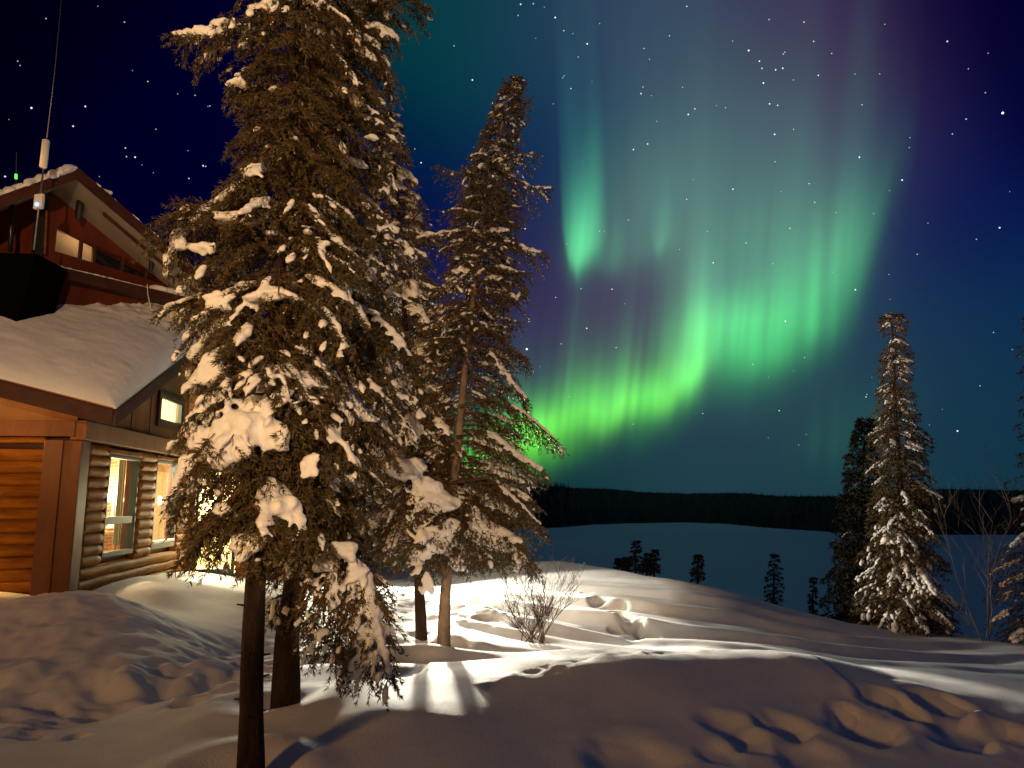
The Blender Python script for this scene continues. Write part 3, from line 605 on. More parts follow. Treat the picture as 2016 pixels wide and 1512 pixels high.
# upper wall panels reaching to the roof
def up(W, a, b, name, holes=(), m=BOARD):
    mb = MB(); n = (W(0, 0, 1) - W(0, 0, 0)); xs = sorted(set([a, b] + [h for q in holes for h in q[:2]]))
    def rz(s): p = W(s, 0, 0); return roofz(p[0], p[1]) - .10
    for p, q in zip(xs[:-1], xs[1:]):
        hole = [h for h in holes if h[0] <= p + 1e-6 and q <= h[1] + 1e-6]
        segs = [(2.662, 2.662, rz(p), rz(q))] if not hole else [(2.662, 2.662, hole[0][2], hole[0][2]), (hole[0][3], hole[0][3], rz(p), rz(q))]
        for z0, z1, z2, z3 in segs: mb.prism([W(p, z0, 0), W(q, z1, 0), W(q, z3, 0), W(p, z2, 0)], -n * .08)
    return mb.build(name, m, lodge)
G1 = (2.80, 3.90, 2.95, 3.42)
up(WA, -.05, 5.6, 'gable_panel', [G1]); up(WL, .0, 3.3, 'front_panel', m=BOARD)
board(WL, .0, 3.2, 3.0, 3.06, .002, .03, 'batten', DARKW)
for s in (.9, 1.7, 2.45, 4.3): board(WA, s, s + .015, 2.67, 2.9 + .4 * s * .9, .002, .010, 'batten', DARKW, bev=0)
board(WA, 2.72, 3.98, 2.87, 2.95, .002, .05, 'window_trim', DARKW); board(WA, 2.72, 3.98, 3.42, 3.50, .002, .05, 'window_trim', DARKW); board(WA, 2.72, 2.80, 2.95, 3.42, .002, .05, 'window_trim', DARKW); board(WA, 3.90, 3.98, 2.95, 3.42, .002, .05, 'window_trim', DARKW)
def window(W, w, rail=None, name='window', fr=.045, m=GREEN, out=.075, label=None):
    a, b, c, d = w; n = (W(0, 0, 1) - W(0, 0, 0)); t = (W(1, 0) - W(0, 0)); mb = MB()
    def bb(p, q, r, s, o0=-.03, o1=out): mb.obox(W(p, r, o0), t * (q - p), n * (o1 - o0), Z3 * (s - r))
    bb(a, a + fr, c, d); bb(b - fr, b, c, d); bb(a + fr, b - fr, d - fr, d); bb(a + fr, b - fr, c, c + fr * 1.6)
    if rail: bb(a + fr, b - fr, rail - .05, rail + .06, -.02, out - .01)
    f = mb.build(name, m, lodge, bevel=.004)
    mb = MB(); mb.obox(W(a + fr, c + fr * 1.6, -.012), t * (b - a - 2 * fr), n * .006, Z3 * (d - c - 2.6 * fr)); mb.build('pane', GLASS, f)
    if label: f['label'] = label
    return f
window(WA, W1, 1.30); f2 = window(WA, W2); window(WA, G1, fr=.04, out=.045)
mb = MB(); mb.obox(WA(W2[0] + .06, W2[2] + .09, .02), dA * 1.0, nA * .07, Z3 * .05); mb.build('sill', PALE, f2, bevel=.01)
board(WA, .80, 2.06, 2.275, 2.36, -.03, .10, 'lintel', LOG, bev=.02); board(WA, 2.66, 3.94, 2.295, 2.37, -.03, .10, 'lintel', LOG, bev=.02)
# snow lines caught between the logs
def strip_snow(pts, w, h, name='ledge_snow', seed=0, parent=lodge, grow=1.0):
    rs = np.random.RandomState(seed); C = []; A = []; S = []
    for a, b in zip(pts[:-1], pts[1:]):
        a = np.array(a); b = np.array(b); n = max(2, int(np.linalg.norm(b - a) / (w * .8)))
        for i in range(n):
            q = a + (b - a) * (i + rs.rand() * .4) / n; s = rs.uniform(.6, 1.2); C.append(q); A.append(b - a); S.append((w * 1.3 * s, w * s * .9, h * s))
    o = blobs_mesh(name, np.array(C), np.array(A, float), np.array(S), rs, parent, sub=1); return o
# roof slab, fascia, snow
RLl = RL * 3.2
mb = MB(); nn = np.array([0, 0, .10]); c_ = RC - nn
mb.prism([RC, RC + RLl, RC + RLl + RR, RC + RR], -nn); rf = mb.build('roof', DARKW, lodge)
un = lambda v: v / np.linalg.norm(v)
def fascia(a, b, w, h, nm='fascia', drop=.03):
    d = b - a; s = un(np.cross(d, Z3)); mb = MB(); mb.obox(a - Z3 * (h + drop) + s * .003, d, s * w, Z3 * h); return mb.build(nm, DARKW, rf, bevel=.004)
fascia(RC, RC + RR, .035, .20); fascia(RC + RLl, RC, .035, .20)
mb = MB(); mb.obox(RC - Z3 * .012 + un(np.cross(RR, Z3)) * .04, RR, -un(np.cross(RR, Z3)) * .10, Z3 * .015); mb.obox(RC - Z3 * .012 + un(np.cross(-RLl, Z3)) * .04, RLl, -un(np.cross(-RLl, Z3)) * .10, Z3 * .015); mb.build('drip_edge', flat('drip_metal', (.25, .12, .07), .35, metal=.6), rf)
def roof_snow():
    nu, nv = 170, 150; U, V = np.meshgrid(np.linspace(-.008, 1, nu), np.linspace(-.008, 1.02, nv)); p = RC[None, None] + U[..., None] * RLl + V[..., None] * RR
    eu = np.clip((U + .008) * 4.4, 0, 2); ev = np.clip((V + .008) * 4.7, 0, 2)     # metres from each free edge
    e = np.minimum(eu * 1.0, ev * 1.0); edge = 1 - np.exp(-(e / .07)); 
    th = .12 + .24 * (1 - np.exp(-ev / .8)) * (1 - .6 * np.exp(-eu / .25)) + .10 * np.clip((V - .45) * 2, 0, 1)
    n1 = fbm(p[..., 0], p[..., 1], .9, 61, 4); n2 = fbm(p[..., 0], p[..., 1], 4, 63, 4)
    th = th + .10 * n1 + np.clip((V - .50) * 3, 0, 1) * (.26 * n2 + .16 * fbm(p[..., 0], p[..., 1], 8, 65, 3)) + .03 * fbm(p[..., 0], p[..., 1] * 2.5, 2.2, 66, 3)
    top = p + Z3 * (np.maximum(th, .03) * edge + .012)[..., None]; bot = p + Z3 * .006
    v = np.concatenate([top.reshape(-1, 3), bot.reshape(-1, 3)]); i, j = np.meshgrid(np.arange(nv - 1), np.arange(nu - 1), indexing='ij')
    F = np.stack([i * nu + j, (i + 1) * nu + j, (i + 1) * nu + j + 1, i * nu + j + 1], -1).reshape(-1, 4); M = nu * nv; Fb = F[:, ::-1] + M
    sk = []
    for k in range(nu - 1): sk += [(k, k + 1, M + k + 1, M + k)]; q = (nv - 1) * nu; sk += [(q + k + 1, q + k, M + q + k, M + q + k + 1)]
    for k in range(nv - 1): sk += [((k + 1) * nu, k * nu, M + k * nu, M + (k + 1) * nu), (k * nu + nu - 1, (k + 1) * nu + nu - 1, M + (k + 1) * nu + nu - 1, M + k * nu + nu - 1)]
    o = newobj('roof_snow', v, np.concatenate([F, Fb, np.array(sk)]), ROOFSNOW, lodge, smooth=True); rel(o, lodge)
roof_snow()
UNLITW = flat('unlit_black_wood', (.003, .0025, .002), 1.0); UNLITW.node_tree.nodes['Principled BSDF'].inputs['Specular IOR Level'].default_value = 0  # near-black colour puts the balcony's lack of light into the wood
# ---- upper storey: gable face turned to the right
U0 = P(75, 500, 11.0); dU = un(np.array([.73, 1, 0])); nU = np.array([dU[1], -dU[0], 0])
def WU(s, z, o=0): return np.array([U0[0], U0[1], 0]) + dU * s + nU * o + Z3 * z
OV = .85
def onU(px, py, o):
    q = onplane(px, py, WU(0, 0, o), nU); return np.dot(q - WU(0, 0, o), dU), q[2]
pk, re_, le_ = onU(152, 334, OV), onU(385, 535, OV), onU(0, 388, OV)
print('gable', pk, re_, le_)
sl_r = (re_[1] - pk[1]) / (re_[0] - pk[0]); sl_l = (pk[1] - le_[1]) / (pk[0] - le_[0])
re_ = (re_[0] + .9, re_[1] + .9 * sl_r); le_ = (le_[0] - 1.6, le_[1] - 1.6 * sl_l)
def gz_(s): return pk[1] + (s - pk[0]) * (sl_r if s > pk[0] else sl_l)
th = .12
def rprism(pts, back, name, m, o0=OV, parent=lodge):
    mb = MB(); mb.prism([WU(s, z, o0) for s, z in pts], -nU * back); return mb.build(name, m, parent)
upper_roof = rprism([le_, pk, re_, (re_[0], re_[1] - th), (pk[0], pk[1] - th), (le_[0], le_[1] - th)], 5.0, 'upper_roof', SOFFIT)
mb = MB()
for a, b in ((le_, pk), (pk, re_)):
    mb.prism([WU(a[0], a[1] + .02, OV + .004), WU(b[0], b[1] + .02, OV + .004), WU(b[0], b[1] - .16, OV + .004), WU(a[0], a[1] - .16, OV + .004)], nU * .04)
mb.build('fascia', DARKW, upper_roof)
mb = MB()
for a, b in ((pk, re_),):
    mb.prism([WU(a[0] + .55, gz_(a[0] + .55) - .135, OV - .25), WU(b[0], b[1] - .135, OV - .25), WU(b[0], b[1] - .175, OV - .25), WU(a[0] + .55, gz_(a[0] + .55) - .175, OV - .25)], -nU * .05)
mb.build('soffit_batten', DARKW, upper_roof)
# snow on the upper roof
sn = []
rs = np.random.RandomState(9); C = []; A = []; S = []
for k in range(60):
    s = le_[0] + (pk[0] - le_[0]) * rs.rand(); C.append(WU(s, gz_(s) + .035, OV - rs.uniform(-.02, .3))); A.append(dU + Z3 * sl_l); S.append((.14, .12, .05 + .04 * rs.rand()))
for k in range(90):
    s = pk[0] + (re_[0] - pk[0]) * (k / 90); C.append(WU(s, gz_(s) + .018, OV - .05 - rs.uniform(-.03, .15))); A.append(dU + Z3 * sl_r); S.append((.10, .08, .022 + .012 * rs.rand()))
for q in range(5): C.append(WU(*(onU(205 + q * 3, 372 + q * 3, OV)[0], gz_(onU(205, 372, OV)[0]) + .04), OV - .05)); A.append(dU); S.append((.05, .05, .04))
blobs_mesh('roof_snow', np.array(C), np.array(A), np.array(S), rs, upper_roof, sub=1)
# gable face with window strip
zr = lambda s: gz_(s) - th - .004
def onW(px, py): return onU(px, py, 0)
wb0, wb1 = onW(108, 494), onW(332, 562); wt0, wt1 = onW(110, 450), onW(330, 545)
zb = lambda s: wb0[1] + (wb1[1] - wb0[1]) * (s - wb0[0]) / (wb1[0] - wb0[0]); ztp = lambda s: wt0[1] + (wt1[1] - wt0[1]) * (s - wt0[0]) / (wt1[0] - wt0[0])
print('strip', wb0, wb1, wt0, wt1)
SB = 3.9
mb = MB()
def face(poly, off=0, th_=.08): mb.prism([WU(s, z, off) for s, z in poly], -nU * th_)
s0, s1 = wb0[0], wb1[0]; mid = pk[0]
face([(-.02, 4.0), (s0, 4.0), (s0, zr(s0)), (-.02, zr(-.02))]); face([(s0, 4.0), (s1, 4.0), (s1, zb(s1)), (s0, zb(s0))])
if s0 < mid < s1: face([(s0, ztp(s0)), (mid, ztp(mid)), (mid, zr(mid)), (s0, zr(s0))]); face([(mid, ztp(mid)), (s1, ztp(s1)), (s1, zr(s1)), (mid, zr(mid))])
else: face([(s0, ztp(s0)), (s1, ztp(s1)), (s1, zr(s1)), (s0, zr(s0))])
face([(s1, 4.0), (SB, 4.0), (SB, zr(SB)), (s1, zr(s1))])
mb.build('upper_wall', REDW, lodge)
mb = MB(); mb.obox(U0 * [1, 1, 0] + Z3 * 4.0 - [.0, -.02, 0], (-3.2, -.0, 0), (0, .08, 0), Z3 * 2.3); mb.build('upper_wall', REDW, lodge)
mb = MB(); mb.obox(WU(-.06, 4.2, -.1), dU * .12, nU * .14, Z3 * (zr(0) - 4.3)); mb.build('corner_board', BLACK, lodge)
for px in (158, 185, 242, 290):
    s, z = onW(px, 500); mb = MB(); mb.obox(WU(s - .02, zb(s), -.04), dU * .045, nU * .06, Z3 * (ztp(s) - zb(s))); mb.build('mullion', DARKW, lodge)
mb = MB(); sa = onW(186, 500)[0]; mb.prism([WU(sa, zb(sa), -.03), WU(s1, zb(s1), -.03), WU(s1, ztp(s1), -.03), WU(sa, ztp(sa), -.03)], -nU * .01)
mb.build('dark_pane', flat('dark_window', (.01, .01, .012), .08), lodge)
mb = MB(); mb.prism([WU(s0, zb(s0), -.03), WU(sa - .01, zb(sa), -.03), WU(sa - .01, ztp(sa), -.03), WU(s0, ztp(s0), -.03)], -nU * .006); mb.build('pane', GLASS, lodge)
# lit room behind the first panes
mb = MB(); o0 = -.09
mb.obox(WU(s0 - .1, 5.0, -1.9), dU * 1.2, nU * .03, Z3 * 1.3); mb.obox(WU(s0 - .12, 5.0, -1.9), dU * .03, nU * 1.8, Z3 * 1.3); mb.obox(WU(s0 + 1.12, 5.0, -1.9), dU * .03, nU * 1.8, Z3 * 1.3); mb.obox(WU(s0 - .12, 6.28, -1.9), dU * 1.26, nU * 1.8, Z3 * .03)
mb.build('upstairs_room', WOODIN, lodge)
# ledge under the windows, with snow and a dark balcony at the left
l0, l1 = onU(72, 514, .28), onU(415, 596, .28)
mb = MB(); mb.prism([WU(l0[0], l0[1], .28), WU(l1[0], l1[1], .28), WU(l1[0], l1[1] - .17, .28), WU(l0[0], l0[1] - .17, .28)], -nU * .276); mb.build('ledge', DARKW, lodge)
strip_snow([WU(l0[0] + .05, l0[1] + .012, .22), WU(l0[0] + (l1[0] - l0[0]) * .5, (l0[1] + l1[1]) / 2 + .015, .2), WU(l1[0], l1[1] + .03, .16)], .045, .022, seed=2)
strip_snow([WU(l1[0] - .9, l1[1] + .05, .12), WU(l1[0], l1[1] + .08, .05)], .14, .08, seed=3)
q = P(78, 537, 10.9); strip_snow([q - [.06, 0, 0], q + [.06, 0, .03]], .09, .09, seed=5)
mb = MB(); mb.prism([P(-160, 494, 10.2), P(72, 499, 10.2), P(33, 632, 10.2), P(5, 668, 10.2), P(-160, 700, 10.2)], (0, .75, 0)); mb.build('balcony', UNLITW, lodge, bevel=.01)
mb = MB(); mb.tube([P(24, 395, 10.6), P(20, 495, 10.6)], .035, 8); mb.build('stove_pipe', flat('grey_pipe', (.05, .05, .07), .35, metal=.8), lodge, smooth=True)
mb = MB(); mb.tube([P(92, 415, 10.95), P(88, 500, 10.95)], .018, 6); mb.build('drain_pipe', LOG, lodge)
for (x, y, w_, h_) in ((157, 408, .075, .17), (298, 520, .05, .12)):
    s, z = onU(x, y, .30); o = blobs_mesh('oval_ornament', np.array([WU(s, z, .30)]), np.array([[0, 0, 1.]]), np.array([(h_ * 1.4, w_, w_)]), rs, lodge, sub=2, lump=.05); o.data.materials[0] = BLACK
mb = MB(); mb.obox((-8.6, 7.4, 2.25), (1.7, 0, 0), (0, 2.0, 0), (0, 0, .45)); mb.build('unseen_shade_slab', DARKW, lodge, bevel=.03)  # unseen slab added to keep the left lamp off the snow mound
# ---- bay beyond the gable wall, back wing behind the spruces
E0 = WA(4.80, 0); 
def WE(s, z, o=0): return np.array([E0[0], E0[1], 0]) + nA * s + nL * o + Z3 * z
BW = (.14, .92, .20, 2.2)
board(WE, .0, 1.1, -.5, .12, -.08, .0, 'bay_panel', BOARD); window(WE, BW, None, 'bay_window', .05, out=.07); board(WE, .95, 1.12, -.5, 2.5, -.05, .06, 'corner_post', LOG, bev=.02); board(WE, -.02, .12, .12, 2.3, -.05, .03, 'bay_frame', GREEN)
board(WE, 0, 1.1, 2.2, 2.6, -.08, .02, 'bay_panel', BOARD); board(WE, .0, 1.0, .12, .20, -.05, .12, 'bay_sill', GREEN)
V0 = WE(1.12, 0); dW = un(np.array([-2.9, 20.0, 0]) - V0); nW = np.array([dW[1], -dW[0], 0])
def WW(s, z, o=0): return np.array([V0[0], V0[1], 0]) + dW * s + nW * o + Z3 * z
HW = [(.5, 1.3, .4, 1.9), (2.4, 3.2, .6, 1.9), (4.4, 5.3, 1.9, 3.0)]
mb = MB(); x = 0
def bxw(a, b, c, d): mb.obox(WW(a, c, 0), dW * (b - a), -nW * .1, Z3 * (d - c))
for a, b, c, d in HW: bxw(x, a, -.6, 3.3); bxw(a, b, -.6, c); bxw(a, b, d, 3.3); x = b
bxw(x, 5.8, -.6, 3.3); mb.build('wing_wall', BOARD, lodge)
for h in HW: window(WW, h, None, 'wing_window', .05, out=.05)
mb = MB(); mb.prism([WW(-.3, 3.3, .5), WW(6.0, 3.3, .5), WW(6.0, 3.42, .5), WW(-.3, 3.42, .5)], -nW * 3); mb.build('wing_roof', DARKW, lodge)
strip_snow([WW(-.3, 3.44, .2), WW(6.0, 3.44, .2)], .2, .10, seed=6)
mb = MB()
for s in (1.9, 3.7):
    mb = MB(); mb.obox(WW(s, -.5, 1.0), dW * .13, nW * .13, Z3 * 3.7); mb.build('porch_post', POSTM, lodge)
# rooms: pale indoor walls lit by their own lamps
mb = MB(); I = -2.3
mb.obox(WA(.2, -.1, I), dA * 4.45, nA * .04, Z3 * 2.6); mb.obox(WA(.2, -.1, I), dA * .04, nA * (-I - .14), Z3 * 2.6); mb.obox(WA(4.62, -.1, I), dA * .04, nA * (-I - .14), Z3 * 2.6); mb.obox(WA(.2, 2.5, I), dA * 4.45, nA * (-I - .14), Z3 * .04); mb.obox(WA(.2, .1, I), dA * 4.45, nA * (-I - .14), Z3 * .04)
mb.build('ground_floor_room', CREAMW, lodge)
mb = MB(); mb.obox(WA(2.0, 2.7, -1.5), dA * 3, nA * .04, Z3 * 1.3); mb.obox(WA(4.6, 2.7, -1.5), dA * .04, nA * 1.4, Z3 * 1.6); mb.obox(WA(2.0, 2.68, -1.5), dA * 3, nA * 1.4, Z3 * .03); mb.build('gable_room', CREAMW, lodge)
mb = MB(); mb.obox(WE(-.2, -.2, -1.6), nA * 1.3, nL * .04, Z3 * 2.8); mb.obox(WE(.0, -.2, -1.6), nA * .04, nL * 1.5, Z3 * 2.8); mb.obox(WE(1.02, -.2, -1.6), nA * .03, nL * 1.5, Z3 * 2.8); mb.build('bay_room', CREAMW, lodge)
mb = MB(); mb.obox(WW(-.1, -.5, -1.3), dW * 6, nW * .04, Z3 * 3.8); mb.build('wing_room', CREAMW, lodge)
mb = MB(); mb.obox(WA(2.36, .1, -.85), dA * .12, nA * .62, Z3 * 2.4); mb.build('chimney_breast', BRICK, lodge)
# curtain next to the jamb, shelves at the room's end
mb = MB(); pts = [WA(2.05 + .02 * math.sin(k * 1.9), .9, -.16 - .011 * k) for k in range(12)]
for a, b in zip(pts[:-1], pts[1:]): mb.prism([a, b, b + Z3 * 1.35, a + Z3 * 1.35], dA * .006)
cu = mb.build('curtain', flat('grey_curtain', (.42, .42, .34), .8)); tag(cu, 'grey-beige curtain gathered at the right jamb of the nearest lodge window', 'curtain')
sh = empty('bookshelf', WA(4.5, .14, -1.0)); tag(sh, 'wooden bookshelf with books seen through the second log-wall window', 'bookshelf'); mb = MB()
for o_ in (-1.7, -1.1, -.5): mb.obox(WA(4.28, .14, o_), dA * .30, nA * .035, Z3 * 2.2)
for z in (.2, .62, 1.02, 1.42, 1.82, 2.2): mb.obox(WA(4.285, z, -1.69), dA * .29, nA * 1.2, Z3 * .03)
mb.build('shelf_frame', WOODIN, sh)
bc = [flat('book_' + n, c, .6) for n, c in (('red', (.35, .06, .03)), ('tan', (.40, .25, .10)), ('cream', (.6, .55, .4)), ('brown', (.15, .07, .03)))]
rb = random.Random(2)
for z in (.235, .655, 1.055, 1.455, 1.855):
    o_ = -1.64
    while o_ < -.56:
        w_ = rb.uniform(.05, .10); k = rb.randrange(4)
        if rb.random() < .8 and .6 < z < 1.9:
            mb = MB(); mb.obox(WA(4.33 + rb.uniform(0, .03), z, o_), dA * .2, nA * (w_ - .004), Z3 * rb.uniform(.2, .33))
            tag(mb.build('book', bc[k]), ('red', 'tan', 'cream', 'brown')[k] + ' book standing on the indoor shelf behind the second log-wall window', 'book', 'books on the indoor bookshelf')
        o_ += w_
# table lamp glowing in the first window
lp = np.array(onplane(224, 975, WA(0, 0, -.42), nA)); lr = empty('table_lamp', lp - [0, 0, .6]); tag(lr, 'glowing table lamp with a white shade in the nearest lodge window', 'lamp')
GLOW = flat('lit_shade', (.9, .85, .7), .6, emit=(1.0, .72, .40), es=14.0)
mb = MB(); mb.tube([lp - Z3 * .10, lp + Z3 * .10], [.17, .09], 20, cap=False); mb.build('lamp_shade', GLOW, lr, smooth=True)
mb = MB(); mb.tube([lp - Z3 * .55, lp - Z3 * .5, lp - Z3 * .45, lp - Z3 * .1], [.09, .07, .02, .015], 12); mb.build('lamp_stand', PALE, lr, smooth=True)
mb = MB(); q = lp - Z3 * .62; mb.obox(q - dA * .25 - nA * .2, dA * .5, nA * .4, Z3 * .05)
for a in (-.2, .16):
    for b in (-.16, .12): mb.obox(q + dA * a + nA * b - Z3 * .8, dA * .04, nA * .04, Z3 * .8)
tag(mb.build('side_table', WOODIN), 'small wooden side table under the glowing lamp inside the lodge', 'table')
#ROOMLIGHTS
lamp('table_lamp_light', lp + Z3 * .02 - nA * .0 + dA * (-.22), 130, (1, .68, .36), .08)
lamp('ceiling_room_light', WA(3.3, 2.2, -1.1), 1100, (1, .88, .62), .15)
lamp('gable_room_light', WA(3.2, 3.5, -.8), 420, (1, .84, .50), .12)
lamp('bay_room_light', WE(.55, 1.5, -.8), 420, (1, .86, .55), .15)
lamp('upstairs_room_light', WU(s0 + .5, 5.7, -.9), 13, (1, .62, .30), .1)
lamp('wing_room_light', WW(1.0, 1.6, -.7), 30, (1, .75, .42), .1); lamp('wing_back_room_light', WW(4.6, 2.4, -.7), 8, (.8, .95, .75), .1)
# outdoor wall lantern that throws the long white streaks
wl = empty('wall_lantern', (-4.4, 15.5, 1.35)); tag(wl, 'small bright wall lantern hidden behind the spruce boughs on the back wing', 'lantern')
mb = MB(); mb.tube([(-4.4, 15.5, 1.47), (-4.4, 15.5, 1.5)], [.09, .03], 12); mb.tube([(-4.4, 15.5, 1.49), (-4.7, 15.6, 1.55), (-5.05, 15.75, 1.45)], .015, 6); mb.build('lantern_hood', BLACK, wl, smooth=True)
# ---- antennas
mast = empty('antenna_mast', P(65, 492, 9.7)); tag(mast, 'slender antenna mast with a white cylinder and a white radio box at the lodge roof', 'antenna')
m0, m1 = P(66, 492, 9.7), P(126, -60, 9.7); at = lambda x, y: P(x, y, 9.7)
mb = MB(); mb.tube([m0, at(80, 380), at(90, 290)], .012, 8); mb.tube([at(90, 290), at(108, 140), m1], [.007, .005, .003], 6); mb.build('pole', flat('grey_steel', (.22, .22, .22), .4, metal=.7), mast, smooth=True)
mb = MB(); mb.tube([at(84, 331), at(85, 329), at(91, 277), at(91.5, 275)], [.03, .048, .048, .03], 16); mb.build('antenna_cylinder', WHITE, mast, smooth=True)
a = at(67, 412); mb = MB(); mb.obox(a - [0, .03, 0], at(84, 410) - a, (0, .06, 0), at(70, 384) - a); rbx = mb.build('radio_box', WHITE, mast, bevel=.008)
mb = MB(); q = at(75.5, 404) - [0, .036, 0]; mb.tube([q, q - [0, .006, 0]], .024, 12); mb.build('led', flat('blue_led', (.1, .2, .9), .4, emit=(.12, .3, 1.0), es=5), rbx)
wa = empty('whip_antenna', P(31, 380, 11.5)); tag(wa, 'short dark whip antenna with a green light at its foot above the lodge roof', 'antenna')
mb = MB(); mb.tube([P(31, 385, 11.5), P(33, 300, 11.5)], .010, 6); mb.build('rod', BLACK, wa)
mb = MB(); mb.tube([P(31.5, 352, 11.45), P(31.7, 343, 11.45)], .02, 8); mb.build('light', flat('green_led', (.1, .9, .1), .4, emit=(.1, 1, .1), es=1.2), wa)
cb = empty('cable', P(292, 556, 12)); tag(cb, 'thin pale cable hanging from the ledge down to the snowy roof', 'cable')
mb = MB(); s, z = onU(290, 560, .30); mb.tube([WU(s, z, .3), WU(*onU(291, 580, .32), .32), WU(*onU(298, 610, .33), .33), WU(*onU(296, 622, .33), .33)], .008, 5); mb.build('cord', PALE, cb)

# 1: left-hand front spruce
Y1 = 4.3
spruce('spruce_tree', 'nearest tall spruce with a slender reddish trunk and fat snow cushions down its left side',
       [pp(493, 1600, Y1), pp(496, 1300, Y1), pp(505, 1100, Y1 + .05), pp(540, 700, Y1 + .1), pp(565, 300, Y1 + .15), pp(590, 0, Y1 + .1), pp(600, -330, Y1 + .2)], .068,
       [(1.55, .32, .30, .3), (1.75, .42, .52, .42), (2.2, .46, .60, .46), (2.9, .50, .55, .5), (3.2, .54, .52, .45), (3.8, .44, .46, .42), (4.2, .32, .40, .38), (4.7, .34, .38, .35), (5.05, .34, .40, .3), (5.5, .3, .3, .3), (6.0, .1, .1, .1)], 11, 165,
       needle=(.029, .0066, 8), snow=.95, droop=.75, hang=.55, tw_step=.036, sh_step=.026, snowr=.028, twl=.5,
       big=[clump(478, 852, 4.1, 92, 100), clump(505, 800, 4.15, 60, 50), clump(430, 870, 4.2, 60, 70), clump(420, 722, 4.25, 52, 62), clump(350, 470, 4.4, 34, 50), clump(368, 425, 4.45, 28, 46), clump(402, 488, 4.3, 44, 26), clump(468, 430, 4.3, 66, 30),
            clump(432, 590, 4.2, 48, 36), clump(366, 930, 4.25, 44, 76), clump(548, 855, 4.1, 48, 50), clump(540, 578, 4.15, 80, 26), clump(480, 1075, 4.15, 60, 50), clump(565, 995, 4.15, 54, 40), clump(395, 860, 4.15, 40, 40),
            clump(355, 66, 4.4, 26, 16), clump(400, 62, 4.4, 50, 18), clump(440, 46, 4.4, 46, 20), clump(505, 18, 4.3, 34, 22), clump(470, 165, 4.3, 44, 14), clump(612, 915, 4.1, 30, 44), clump(500, 590, 4.2, 22, 40), clump(440, 1000, 4.2, 40, 26)],
       extra=[[pp(540, 120, 4.6), pp(480, 60, 4.5), pp(420, 75, 4.4), pp(350, 75, 4.4)], [pp(540, 500, 4.3), pp(440, 410, 4.4), pp(370, 440, 4.45), pp(335, 500, 4.42)], [pp(540, 470, 4.3), pp(450, 395, 4.4), pp(385, 410, 4.45), pp(352, 450, 4.45)],
              [pp(520, 900, 4.6), pp(440, 860, 4.4), pp(385, 920, 4.3), pp(352, 1010, 4.3)], [pp(560, 220, 4.6), pp(520, 170, 4.5), pp(460, 190, 4.4)], [pp(550, 620, 4.6), pp(450, 560, 4.5), pp(385, 590, 4.4), pp(345, 600, 4.4)],
              [pp(520, 1000, 4.6), pp(450, 990, 4.4), pp(400, 1060, 4.3), pp(365, 1090, 4.3)]])
# 2: the darker, thicker trunk behind it
Y2 = 5.6
spruce('spruce_tree', 'tall spruce with thick dark trunk and a low snowy bough sweeping to the ground',
       [pp(562, 1420, Y2), pp(565, 1250, Y2), pp(590, 1100, Y2 + .05), pp(640, 700, Y2), pp(670, 300, Y2), pp(685, 0, Y2), pp(690, -300, Y2)], .092,
       [(1.15, .16, .25, .3), (1.45, .4, .50, .5), (1.8, .5, .62, .6), (2.2, .55, .72, .6), (2.9, .5, .66, .6), (3.5, .5, .62, .55), (4.0, .45, .55, .5), (4.5, .42, .45, .45), (5.0, .45, .42, .45), (5.7, .42, .38, .4), (6.3, .45, .45, .35), (7.2, .2, .2, .2)], 23, 190,
       needle=(.031, .0072, 8), snow=.95, droop=.7, hang=.55, tw_step=.038, sh_step=.028, snowr=.028, twl=.5,
       big=[clump(690, 558, 5.0, 50, 34), clump(635, 592, 5.0, 40, 26), clump(620, 735, 4.9, 50, 40, (1, 0, -.5)), clump(650, 755, 4.9, 56, 40, (1, 0, -.5)), clump(685, 780, 4.9, 50, 36, (1, 0, -.6)), clump(710, 815, 4.9, 46, 30), clump(625, 628, 4.95, 34, 24),
            clump(570, 998, 4.9, 46, 40), clump(680, 1085, 5.0, 44, 44), clump(700, 1130, 5.0, 36, 34), clump(645, 1120, 5.0, 40, 24), clump(712, 1240, 5.0, 18, 34, (.3, 0, -1)), clump(733, 1292, 5.0, 22, 30, (.5, 0, -1)), clump(600, 205, 5.2, 36, 16), clump(655, 65, 5.2, 26, 14), clump(626, 60, 5.2, 20, 14), clump(580, 295, 5.1, 36, 16),
            clump(700, 320, 5.1, 50, 12, (1, 0, -.6)), clump(730, 270, 5.1, 30, 12), clump(670, 590, 5, 40, 16)],
       extra=[[pp(600, 1080, 5.5), pp(680, 1100, 5.2), pp(730, 1200, 5.05), pp(770, 1340, 5.0)], [pp(600, 1100, 5.5), pp(650, 1130, 5.2), pp(700, 1200, 5.1), pp(720, 1330, 5.05)], [pp(590, 1110, 5.5), pp(640, 1150, 5.3), pp(665, 1230, 5.2), pp(680, 1320, 5.2)],
              [pp(590, 1130, 5.5), pp(640, 1110, 5.3), pp(715, 1150, 5.1), pp(745, 1240, 5.05)], [pp(600, 1060, 5.5), pp(660, 1080, 5.2), pp(720, 1130, 5.1), pp(740, 1190, 5.05)], [pp(640, 760, 5.5), pp(620, 715, 5.2), pp(680, 760, 4.95), pp(730, 830, 4.9)],
              [pp(680, 60, 5.6), pp(740, 10, 5.5), pp(800, 0, 5.5), pp(842, 18, 5.5)], [pp(680, 120, 5.6), pp(730, 90, 5.5), pp(765, 130, 5.5), pp(765, 175, 5.5)], [pp(575, 1160, 5.5), pp(540, 1180, 5.4), pp(535, 1230, 5.35)], [pp(590, 1200, 5.5), pp(620, 1230, 5.4), pp(640, 1290, 5.35)]])
